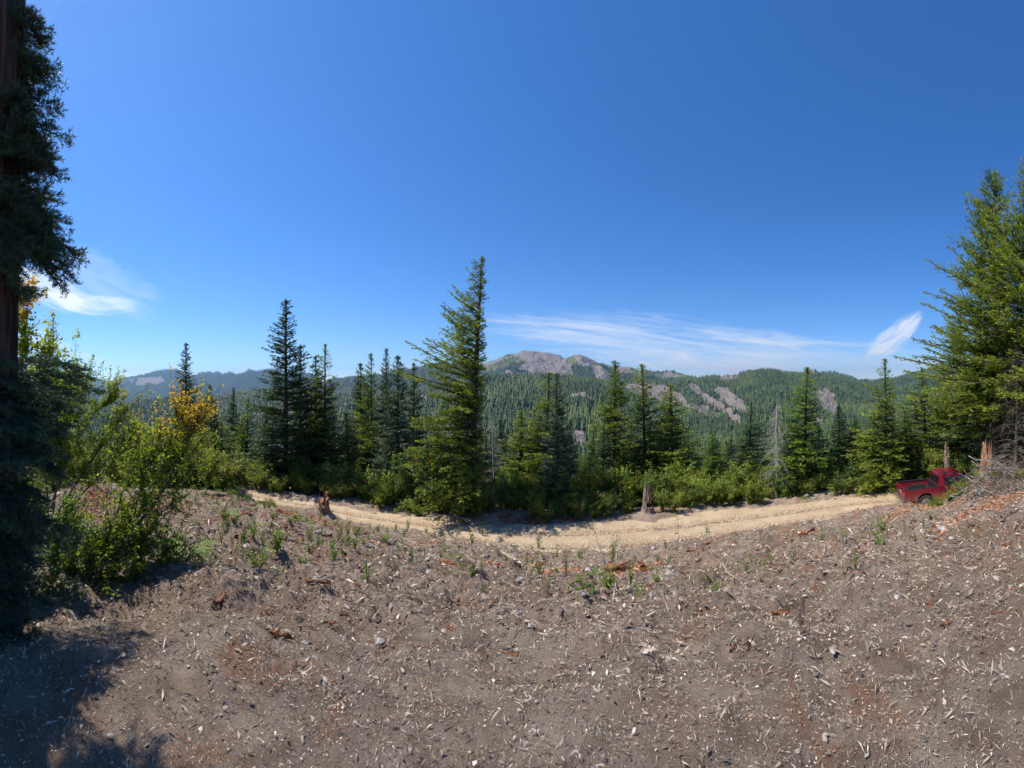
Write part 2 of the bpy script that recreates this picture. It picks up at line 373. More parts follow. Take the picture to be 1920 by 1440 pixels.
# ------------------------------------------------------------------ hills and mountains
def inpoly(px, py, poly):
    c = np.zeros(px.shape, bool); n = len(poly); j = n - 1
    for i in range(n):
        xi, yi = poly[i]; xj, yj = poly[j]
        c ^= ((yi > py) != (yj > py)) & (px < (xj - xi) * (py - yi) / (yj - yi + 1e-12) + xi); j = i
    return c
HILLS = {}
def hill(name, crest, rc, rf, zf, nth, nrow, rough=25., spur=60., polys=(), grass=None, mat='hill', p=1.0, seed=0):
    cx = np.array([c[0] for c in crest]); cyy = np.array([c[1] for c in crest], float)
    th = np.linspace(px2th(cx[0]), px2th(cx[-1]), nth); pxs = th * F + CX
    rcv = rc * (1 + .06 * np.sin(th * 5 + seed)); 
    zc = -(np.interp(pxs, cx, cyy) - HY) / F * rcv
    zc = zc + (fbm(pxs * .08, pxs * 0 + seed, seed + 3, 5, .55)) * rc * .0045
    t = np.concatenate([np.linspace(0, 1, nrow), 1 + np.linspace(.03, .5, 9)])
    T, TH = np.meshgrid(t, th, indexing='ij')
    RR = rf + (rcv[None] - rf) * T; tt = np.minimum(T, 1)
    Z = zf + (zc[None] - zf) * (tt ** p) - np.maximum(T - 1, 0) * (zc[None] - zf) * 1.2
    X = RR * np.sin(TH); Y = RR * np.cos(TH)
    env = np.sin(np.clip(tt, 0, 1) * pi) ** .8
    Z = Z + fbm(TH * 9 + seed, T * 1.3, seed, 4) * spur * 2 * env + fbm(X / (rc * .03), Y / (rc * .03), seed + 9, 5, .55) * rough * 2 * np.maximum(env, .12)
    PX = TH * F + CX; PY = HY - Z / RR * F
    jx = fbm(PX * .12, PY * .12, 41, 3) * 14; jy = fbm(PX * .12, PY * .12, 47, 3) * 10
    S = np.zeros(X.shape)
    for pl in polys: S = np.maximum(S, inpoly(PX + jx, PY + jy, pl).astype(float))
    G = np.zeros(X.shape) if grass is None else grass(PX, PY, tt)
    idx = np.arange(X.size).reshape(X.shape); a = idx[:-1]; b = idx[1:]
    Q = np.stack([a[:, :-1], a[:, 1:], b[:, 1:], b[:, :-1]], -1).reshape(-1, 4)[:, ::-1]
    tag(mk(name, np.stack([X, Y, Z], -1).reshape(-1, 3), Q, M[mat], attrs={'scree': S.ravel(), 'grass': G.ravel()}, smooth=True), kind='structure')
    HILLS[name + str(seed)] = (th, t, X, Y, Z, S, G)
    return HILLS[name + str(seed)]

A = hill('distant_range', [(-700, 760), (-100, 735), (60, 726), (120, 720), (150, 711), (168, 709), (200, 716), (235, 709), (270, 706), (292, 702), (325, 704), (350, 709), (388, 711), (400, 713), (408, 707), (437, 710), (452, 703), (478, 701), (510, 702), (545, 708), (575, 712), (620, 722), (700, 735), (800, 760)],
         9500, 4500, -150, 420, 34, 120, 420, mat='farhill', seed=1, polys=[[(240, 712), (300, 706), (310, 716), (255, 722)], [(60, 726), (100, 722), (110, 732), (70, 736)]], grass=lambda x, y, t: smooth((t - .6) * 2) * .35)
A2 = hill('distant_hill', [(-900, 745), (-100, 742), (100, 745), (200, 752), (300, 742), (400, 738), (470, 722), (520, 716), (580, 722), (640, 735), (700, 750)],
         6000, 2500, -160, 300, 26, 80, 200, mat='farhill', seed=12)
B = hill('forested_ridge', [(420, 775), (500, 752), (560, 735), (600, 722), (614, 716), (633, 712), (657, 708), (690, 706), (720, 702), (738, 692), (750, 689), (760, 690), (768, 694), (788, 687), (815, 684), (830, 683), (860, 686), (900, 695), (960, 715), (1020, 745)],
         4200, 1900, -165, 320, 50, 40, 110, seed=2, grass=lambda x, y, t: np.exp(-((x - 750) / 16) ** 2) * smooth((t - .9) * 12))
C = hill('mountain', [(700, 740), (790, 715), (840, 700), (880, 690), (906, 681), (929, 674), (958, 665), (984, 659.7), (1008, 659), (1034, 662), (1049, 667), (1057, 672), (1069, 672), (1083, 667.6), (1101, 670), (1116, 680), (1139, 686), (1162, 690), (1180, 689), (1197, 695), (1225, 697), (1240, 698), (1258, 696), (1268, 698), (1285, 702), (1308, 709), (1340, 725), (1400, 750)],
         5000, 2600, -120, 520, 110, 85, 150, seed=3, p=.9,
         polys=[[(962, 664), (1008, 652), (1046, 658), (1072, 688), (1076, 714), (1012, 716), (992, 698), (972, 690), (985, 678)], [(936, 700), (958, 695), (964, 706), (940, 712)], [(905, 684), (958, 668), (930, 680), (905, 692)], [(1076, 670), (1100, 666), (1116, 680), (1098, 688), (1084, 680)], [(1106, 686), (1128, 684), (1148, 704), (1142, 714), (1118, 706)], [(1160, 688), (1182, 687), (1176, 698), (1162, 698)], [(975, 700), (990, 698), (996, 712), (978, 712)], [(1240, 700), (1262, 697), (1275, 704), (1245, 712)]],
         grass=lambda x, y, t: smooth((t - .42) * 3))
E_ = hill('far_ridge', [(1380, 745), (1460, 722), (1500, 706), (1512, 697), (1522, 692), (1530, 696), (1537, 700), (1550, 697), (1567, 699), (1590, 706), (1610, 713), (1640, 715), (1673, 711), (1702, 703), (1730, 696), (1757, 688), (1769, 688), (1785, 692), (1850, 702), (1950, 722), (2100, 740), (2500, 745)],
         3900, 1900, -150, 340, 50, 40, 90, seed=4, polys=[[(1508, 700), (1522, 690), (1537, 700), (1537, 712), (1508, 712)]], grass=lambda x, y, t: np.exp(-((x - 1560) / 26) ** 2) * smooth((t - .85) * 9))
D = hill('forested_mountainside', [(1020, 745), (1080, 724), (1110, 718), (1168, 716), (1238, 714), (1290, 709), (1310, 709), (1350, 705), (1387, 701), (1425, 695), (1450, 694.5), (1482, 701), (1510, 701.5), (1535, 702), (1560, 705), (1587, 710), (1620, 722), (1680, 735), (1760, 735), (1900, 745), (2200, 760)],
         2500, 900, -172, 460, 100, 26, 70, seed=5,
         polys=[[(1166, 719), (1228, 719), (1258, 726), (1284, 744), (1292, 762), (1270, 766), (1225, 753), (1186, 742)], [(1293, 754), (1322, 762), (1356, 779), (1342, 786), (1300, 767)], [(1284, 720), (1302, 723), (1344, 750), (1394, 786), (1384, 793), (1330, 758)], [(1345, 722), (1364, 727), (1387, 750), (1407, 765), (1400, 775), (1372, 766), (1350, 745), (1338, 730)], [(1520, 732), (1552, 729), (1567, 743), (1571, 760), (1563, 782), (1545, 768)], [(1526, 782), (1552, 792), (1548, 806), (1530, 804)], [(1348, 703), (1388, 700), (1382, 713), (1350, 716)]],
         grass=lambda x, y, t: np.exp(-(((x - 1300) / 90) ** 2 + ((y - 745) / 35) ** 2)) * .45)
Fh = hill('near_forested_slope', [(-900, 800), (0, 800), (150, 785), (220, 772), (260, 758), (300, 751), (400, 749), (440, 743), (490, 736), (560, 738), (620, 744), (700, 742), (780, 736), (840, 722), (906, 711), (946, 706), (1016, 706), (1051, 706), (1081, 711), (1110, 716), (1150, 722), (1180, 738), (1225, 757), (1275, 765), (1340, 781), (1395, 795), (1450, 808), (1550, 832), (1700, 850), (1950, 860), (2300, 860)],
         1500, 430, -174, 520, 80, 16, 55, seed=6,
         polys=[[(1062, 736), (1100, 736), (1112, 750), (1076, 748)], [(1066, 806), (1096, 806), (1098, 845), (1070, 842)], [(1140, 792), (1165, 792), (1168, 812), (1145, 812)], [(785, 742), (800, 742), (800, 752), (786, 752)]],
         grass=lambda x, y, t: np.exp(-(((x - 940) / 60) ** 2 + ((y - 770) / 30) ** 2)) * .4)
# the land beyond, out to the horizon
tag(mk('valley_floor', [(-26000, -26000, -182), (26000, -26000, -182), (26000, 26000, -182), (-26000, 26000, -182)], np.array([[0, 1, 2, 3]]), M['farhill']), kind='structure')

# ------------------------------------------------------------------ far forest (one mass)
def far_tree(name, mat, seed):
    rg = np.random.default_rng(seed); V = []; Fc = []; wide = rg.uniform(.7, 1.35)
    for i, (z0, z1, r) in enumerate([(.08, .45, .19), (.25, .65, .155), (.45, .83, .11), (.65, 1.0, .07)]):
        k = 7; ph = np.arange(k) * 2 * pi / k + i * .5; o = len(V); r = r * wide
        rad = r * (1 + .35 * rg.uniform(-1, 1, k)); zz = z0 + rg.uniform(-.04, .04, k)
        for p_, q, z in zip(ph, rad, zz): V.append((q * cos(p_), q * sin(p_), z))
        V.append((0, 0, z1))
        for j in range(k): Fc.append((o + j, o + (j + 1) % k, o + k))
    n = len(V)
    o = mk(name, np.array(V), np.array(Fc), mat, attrs={'tint': np.full(n, rg.uniform(.2, .7))}, link=False)
    return o
def instancer(name, pts, protos, smin, smax, label=None, base_scale=1.0, wide=(1, 1), maxtilt=.03, seed=0):
    me = bpy.data.meshes.new(name); me.vertices.add(len(pts)); me.vertices.foreach_set('co', np.asarray(pts, np.float32).ravel())
    ob = bpy.data.objects.new(name, me); COL.objects.link(ob)
    pc = bpy.data.collections.new(name + '_kinds')
    for p in protos: pc.objects.link(p)
    g = bpy.data.node_groups.new(name, 'GeometryNodeTree')
    g.interface.new_socket('Geometry', in_out='INPUT', socket_type='NodeSocketGeometry'); g.interface.new_socket('Geometry', in_out='OUTPUT', socket_type='NodeSocketGeometry')
    gi = g.nodes.new('NodeGroupInput'); go = g.nodes.new('NodeGroupOutput'); ip = g.nodes.new('GeometryNodeInstanceOnPoints')
    ci = g.nodes.new('GeometryNodeCollectionInfo'); ci.inputs['Collection'].default_value = pc; ci.inputs['Separate Children'].default_value = True; ci.inputs['Reset Children'].default_value = True
    g.links.new(gi.outputs[0], ip.inputs['Points']); g.links.new(ci.outputs[0], ip.inputs['Instance']); ip.inputs['Pick Instance'].default_value = True
    rr_ = g.nodes.new('FunctionNodeRandomValue'); rr_.data_type = 'FLOAT_VECTOR'; rr_.inputs[0].default_value = (-maxtilt, -maxtilt, 0); rr_.inputs[1].default_value = (maxtilt, maxtilt, 6.28); rr_.inputs['Seed'].default_value = seed
    rs = g.nodes.new('FunctionNodeRandomValue'); rs.data_type = 'FLOAT'; rs.inputs[2].default_value = smin; rs.inputs[3].default_value = smax; rs.inputs['Seed'].default_value = seed + 3
    ri = g.nodes.new('FunctionNodeRandomValue'); ri.data_type = 'INT'; ri.inputs[4].default_value = 0; ri.inputs[5].default_value = len(protos) - 1; ri.inputs['Seed'].default_value = seed + 5
    g.links.new(rr_.outputs[0], ip.inputs['Rotation']); g.links.new(rs.outputs[1], ip.inputs['Scale']); g.links.new(ri.outputs[2], ip.inputs['Instance Index'])
    g.links.new(ip.outputs[0], go.inputs[0])
    md = ob.modifiers.new('instances', 'NODES'); md.node_group = g
    tag(ob, label, kind='stuff'); return ob
def farmat(name, dark, lite):
    m = leafmat(name, dark, lite, .1); t = m.node_tree; n = t.nodes; a = [q for q in n if q.type == 'ATTRIBUTE'][0]
    oi = [q for q in n if q.type == 'OBJECT_INFO'][0]; no = n.new('ShaderNodeTexNoise'); no.inputs['Scale'].default_value = .006; no.inputs['Detail'].default_value = 4; t.links.new(oi.outputs['Location'], no.inputs['Vector'])
    mr = n.new('ShaderNodeMapRange'); mr.inputs[1].default_value = .35; mr.inputs[2].default_value = .65; mr.inputs[3].default_value = -.35; mr.inputs[4].default_value = .45; t.links.new(no.outputs[0], mr.inputs[0])
    m2 = n.new('ShaderNodeMath'); m2.operation = 'MULTIPLY_ADD'; m2.inputs[1].default_value = .7; t.links.new(oi.outputs['Random'], m2.inputs[0]); t.links.new(mr.outputs[0], m2.inputs[2])
    add = [l.to_node for l in a.outputs['Fac'].links if l.to_node.type == 'MATH'][0]; sock = [i for i in add.inputs if i.is_linked and i.links[0].from_node == a][0]
    t.links.new(m2.outputs[0], sock); return m
M['farneedle'] = farmat('far_needles', (.026, .052, .016), (.112, .150, .038))
kinds = [far_tree('far_conifer', M['farneedle'], i) for i in range(10)]
def on_hill(h, spacing, smask=.5, tmin=.02, tmax=1.06, thin=None, seed=0):
    th, t, X, Y, Z, S, G = h; rg = np.random.default_rng(seed)
    r0 = np.hypot(X[0, 0], Y[0, 0]); r1 = np.hypot(X[-10, 0], Y[-10, 0]); area = .5 * (r1 ** 2 - r0 ** 2) * (th[-1] - th[0])
    n = int(area / spacing ** 2)
    rv = np.sqrt(rg.uniform(r0 ** 2, r1 ** 2, n)); tv = tmin + (rv - r0) / (r1 - r0) * (tmax - tmin); tv = np.clip(tv, 0, 1.05)
    a = rg.uniform(0, len(th) - 1.001, n); ai = a.astype(int); af = a - ai
    bi = np.clip(np.searchsorted(t, tv) - 1, 0, len(t) - 2); bf = (tv - t[bi]) / (t[bi + 1] - t[bi])
    def sm(Q): return (Q[bi, ai] * (1 - af) + Q[bi, ai + 1] * af) * (1 - bf) + (Q[bi + 1, ai] * (1 - af) + Q[bi + 1, ai + 1] * af) * bf
    x, y, z, s, g = sm(X), sm(Y), sm(Z), sm(S), sm(G)
    keep = ((s < smask) | (rg.uniform(size=n) < .04)) & (rg.uniform(size=n) > np.clip(g * 1.15, 0, .97) * (fbm(x * .004, y * .004, 77, 3) > -.12))
    keep &= rg.uniform(size=n) < .55 + 2.2 * np.clip(fbm(x * .012, y * .012, 91, 3) + .22, 0, .5)
    keep &= np.abs(np.arctan2(x, y)) < 1.75
    return np.stack([x, y, z - .5], 1)[keep]
instancer('near_slope_forest', on_hill(Fh, 7.2, seed=1), kinds, 9, 27, seed=1)
instancer('mountainside_forest', on_hill(D, 10.2, seed=2), kinds, 9, 29, seed=2)
instancer('ridge_forest', on_hill(B, 19, seed=3), kinds, 22, 36, seed=3)
instancer('mountain_forest', on_hill(C, 26, seed=4), kinds, 20, 34, seed=4)
instancer('far_ridge_forest', on_hill(E_, 19, seed=5), kinds, 20, 34, seed=5)
_p = on_hill(A, 60, tmin=.5, seed=6); instancer('distant_forest', _p, kinds, 35, 60, seed=6)

# ------------------------------------------------------------------ conifers
def conifer_parts(H=12., Rr=2., seed=0, style='fir', dens=1.0, asym=None, bare=.04, leafl=.16, leafw=.052, lean=(0, 0), sparse_top=0., tip=1.0, trunk_r=None, dead_low=0, bscale=1.0):
    """returns (trunk V,F), (crown V,F,tint)"""
    rg = np.random.default_rng(seed)
    fir = style == 'fir'
    tr = trunk_r or H * .009 + .02
    nb = int(H / .30 * (7.5 if fir else 6.0) * dens)
    t = bare + (1 - bare) * (np.arange(nb) + rg.uniform(0, 1, nb)) / nb
    wh = np.round(t * H / .38) * .38 / H; t = np.clip(np.where(rg.uniform(size=nb) < (.45 if fir else .3), wh + rg.normal(0, .004, nb), t), bare, .985)
    az = rg.uniform(0, 2 * pi, nb)
    prof = (1 - t) ** (.80 if fir else .72) * (1 - .2 * np.exp(-((t - bare) / .06)))
    lump = .62 + .75 * (fbm(t * 8 + seed, az * 1.1, seed, 2) + .5)
    L = Rr * prof * lump * rg.uniform(.50, 1.18, nb) + .03 + .10 * (1 - t)
    if asym: L *= np.clip(1 + asym[1] * np.cos(az - asym[0]), .22, 2.2)
    if sparse_top > 0:
        keep = rg.uniform(size=nb) > sparse_top * smooth((t - .55) / .3); t, az, L = t[keep], az[keep], L[keep]; nb = len(t)
    base = np.stack([lean[0] * t ** 1.5, lean[1] * t ** 1.5, t * H], 1)
    rise = ((.12 + .60 * t ** 2) if fir else (.12 + .75 * t)) + rg.normal(0, .07, nb)
    droop = (-.18 if fir else -.55) * (1 - t) * bscale
    hd = np.stack([np.cos(az), np.sin(az), np.zeros(nb)], 1); sdv = np.stack([-np.sin(az), np.cos(az), np.zeros(nb)], 1)
    curl = rg.normal(0, .12, nb)
    def pos(i, s):
        z = rise[i] * s + droop[i] * s * s + (.30 if fir else .42) * np.maximum(s - .55, 0) ** 1.3 * bscale
        return base[i] + (hd[i] * s[:, None] + sdv[i] * (curl[i] * s * s)[:, None]) * L[i][:, None] + np.array([0, 0, 1.]) * (z * L[i])[:, None]
    S = np.linspace(0, 1, 5)
    Pb = np.stack([pos(np.arange(nb), np.full(nb, s)) for s in S], 1)
    br = (.010 + .012 * L)[:, None] * (1 - .8 * S)[None] * min(1.4, .6 + tr * 2)
    Vb, Qb = tubes(Pb, br, 3)
    tt = np.linspace(0, 1, 14); tp = np.stack([lean[0] * tt ** 1.5, lean[1] * tt ** 1.5, tt * H - .3 * (tt == 0)], 1)[None]
    rad = (tr * (1 - tt) ** .8 + .008) * (1 + .35 * np.exp(-tt * 40))
    Vt, Qt = tubes(tp, rad[None], 8)
    TV, TQ = merge([(Vt, Qt), (Vb, Qb)])
    # twigs
    nn = np.maximum(2, (L * (13 if fir else 11)).astype(int)); bi = np.repeat(np.arange(nb), nn); n = len(bi)
    s = np.clip(rg.uniform(.06, 1.0, n) ** .85, .05, 1)
    p0 = pos(bi, s); tg = unit(pos(bi, np.minimum(s + .05, 1.05)) - pos(bi, s - .05))
    sgn = np.where(rg.uniform(size=n) < .5, -1., 1.); an = rg.uniform(.45, 1.15, n)
    endm = s > .93; an[endm] *= .3
    tw = unit(tg * np.cos(an)[:, None] + sdv[bi] * (sgn * np.sin(an))[:, None] + np.array([0, 0, 1.]) * rg.uniform(-.12, .22, n)[:, None] + (0 if fir else 1) * np.array([0, 0, 1.]) * rg.uniform(-.35, .10, n)[:, None])
    tl = np.clip(.42 * L[bi] * (1.05 - s) + .10, .10, .62) * rg.uniform(.6, 1.2, n)
    k = np.maximum(3, (tl / .038).astype(int)); ti = np.repeat(np.arange(n), k); m = len(ti)
    v = rg.uniform(0, 1, m)
    pp = p0[ti] + tw[ti] * (v * tl[ti])[:, None] + rg.normal(0, .018, (m, 3))
    sd = unit(np.cross(tw[ti], np.array([0, 0, 1.])))
    dr = tw[ti] * .75 + sd * rg.uniform(-.9, .9, m)[:, None] + np.array([0, 0, 1.]) * rg.uniform(-.35, .6, m)[:, None]
    ln = leafl * rg.uniform(.6, 1.2, m); wd = leafw * rg.uniform(.7, 1.3, m)
    CV, CQ = needles(pp, dr, ln, wd, rg, 1.0)
    nl = 260; u = 1 - .22 * rg.uniform(0, 1, nl) ** 1.5; lp = np.stack([lean[0] * u ** 1.5, lean[1] * u ** 1.5, u * H], 1)
    LV, LQ = needles(lp, rg.normal(0, .5, (nl, 3)) + np.array([0, 0, .6]), leafl * rg.uniform(.6, 1.1, nl), np.full(nl, leafw), rg, 0.)
    clump = fbm(p0[:, 0] * 1.3 + p0[:, 2], p0[:, 1] * 1.3, seed + 5, 3)[ti]
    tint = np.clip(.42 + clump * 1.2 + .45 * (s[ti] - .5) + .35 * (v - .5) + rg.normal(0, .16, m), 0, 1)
    # leader
    CQ = np.concatenate([CQ, LQ + len(CV)]); CV = np.concatenate([CV, LV]); tint = np.concatenate([tint, rg.uniform(.2, .9, nl)])
    return (TV, TQ), (CV, CQ, np.repeat(tint, 4))
def make_conifer(name, label, cat='tree', mat='fir', group=None, **k):
    t = empty(name, (0, 0, 0)); tag(t, label, cat, group)
    (TV, TQ), (CV, CQ, ti) = conifer_parts(**k)
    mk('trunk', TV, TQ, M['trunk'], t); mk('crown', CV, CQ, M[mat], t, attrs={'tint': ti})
    return t
PROTO = {}
def proto(style, i):
    key = (style, i)
    if key not in PROTO:
        kw = dict(H=12., Rr=2.0, seed=100 + i + (0 if style == 'fir' else 50), style=style)
        if style == 'fir': kw.update(dens=1.2 + .1 * (i % 2), leafl=.15, asym=(2.0, [.05, .3, .1, .2, .15][i % 5]), bscale=[1, 1.5, .6, 1.2, .8][i % 5])
        else: kw.update(dens=[1.35, 1.55, 1.25, 1.5, 1.3, 1.45, 1.25][i], sparse_top=[.3, .1, .5, .45, .6, .2, .4][i], leafl=.165, leafw=.056, bare=[.03, .02, .04, .02, .03, .02, .04][i], bscale=[1, .5, 1.5, .8, 1.7, 1.2, 1.3][i], asym=(1.0, [.1, .25, .35, .15, .3, .2, .4][i]), lean=([0, .15, -.2, .1, .25, 0, -.15][i], .1))
        (TV, TQ), (CV, CQ, ti) = conifer_parts(**kw)
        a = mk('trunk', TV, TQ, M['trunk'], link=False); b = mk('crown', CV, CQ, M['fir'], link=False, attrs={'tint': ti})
        PROTO[key] = (a.data, b.data)
        bpy.data.objects.remove(a); bpy.data.objects.remove(b)
    return PROTO[key]
def tree(px, top, d, hw, style, i, mat, name, label, group=None, lean=0.0, sink=.1):
    x, y = pol(px, d); z0 = g1(x, y) - sink; H = zof(top, d) - z0; Rw = hw / F * d * 1.35
    e = empty(name, (x, y, z0), random.uniform(0, 6.28)); tag(e, label, 'tree', group)
    tm, cm = proto(style, i)
    for nm, me in (('trunk', tm), ('crown', cm)):
        o = bpy.data.objects.new(nm, me); COL.objects.link(o); o.parent = e
        if nm == 'crown': o.material_slots[0].link = 'OBJECT'; o.material_slots[0].material = M[mat]
    e.scale = (Rw / 2.0, Rw / 2.0, H / 12.0); e.rotation_euler = (lean, 0, e.rotation_euler[2])
    return e
LMK = [(349, 700, 'the pointed fir behind the orange shrub'), (397, 760, 'the slim bare-stemmed conifer'), (438, 760, 'the small narrow dark fir'), (536, 640, 'the tallest dark fir'), (609, 700, 'the ragged thin-topped conifer'),
 (676, 740, 'the spire-topped fir'), (724, 700, 'the very narrow black-green fir'), (776, 740, 'the tattered narrow fir'), (884, 700, 'the tall lopsided conifer'), (975, 800, 'the loose conifer at centre'), (1044, 760, 'the blue-grey layered fir'),
 (1110, 830, 'the bright conifer left of the pair'), (1151, 740, 'the tall left-lit conifer'), (1210, 740, 'the blunt-topped conifer'), (1261, 780, 'the fine-tipped conifer'), (1334, 840, 'the small lime conifer'), (1403, 800, 'the dark conifer right of the lime one'),
 (1456, 840, 'the dead silver-grey tree'), (1508, 780, 'the full bright green conifer'), (1573, 800, 'the dark fir under the scree'), (1662, 780, 'the wispy conifer by the truck'), (1738, 780, 'the bent-tipped conifer'), (1776, 860, 'the pole stump behind the truck'), (1853, 860, 'the orange stump'), (1905, 800, 'the tangle of grey boughs')]
GMK = [(607, 955, 'the stump on the mound'), (1215, 950, 'the jagged stump'), (917, 1078, 'the largest pale stone'), (1106, 1095, 'the white stone by the red log'), (1175, 1085, 'the long red log'), (1505, 1020, 'the flat split log'), (1413, 953, 'the tan boulder'),
 (520, 1040, 'the largest yellow-green clump'), (352, 1110, 'the bright fern'), (1140, 1108, 'the dense bottom sprout'), (1655, 1002, 'the round green clump'), (1270, 1060, 'the tall bare sapling'), (1138, 1030, 'the bent dark sapling'), (867, 1043, 'the pale stone near the road'),
 (676, 1110, 'the bleached curved stick'), (1880, 990, 'the long pale branch'), (1770, 1070, 'the white stone at lower right'), (1730, 950, 'the truck rear wheel'), (540, 1000, 'the red-brown log'), (264, 1000, 'the grey rock'), (1836, 990, 'the grey stone on the right'),
 (765, 995, 'the sprouts at the left road edge'), (1010, 1030, 'the light green tuft'), (1520, 988, 'the small clump at the road edge'), (1900, 1100, 'the dark forked stick'), (430, 930, 'the left end of the road')]
def where(px, row, marks, up='beyond', down='nearer than'):
    lp, lr, ph = min(marks, key=lambda m: abs(m[0] - px) + 1.6 * abs(m[1] - row) * (marks is GMK)); dx, dy = px - lp, row - lr
    h_ = 'left' if dx < 0 else 'right'; a_ = abs(dx)
    dist = 'just ' if a_ < 22 else ('' if a_ < 60 else 'well ')
    if marks is LMK: return (dist + h_ + ' of ' + ph) if a_ > 8 else 'straight below ' + ph
    if abs(dy) > 2 * a_: return (up if dy < 0 else down) + ' ' + ph
    if abs(dy) * 2.5 > a_: return dist + h_ + ', ' + (up if dy < 0 else down) + ' ' + ph
    return dist + h_ + ' of ' + ph
def rowof(px, d):
    x, y = pol(px, d); return HY - g1(x, y) / d * F
random.seed(3)
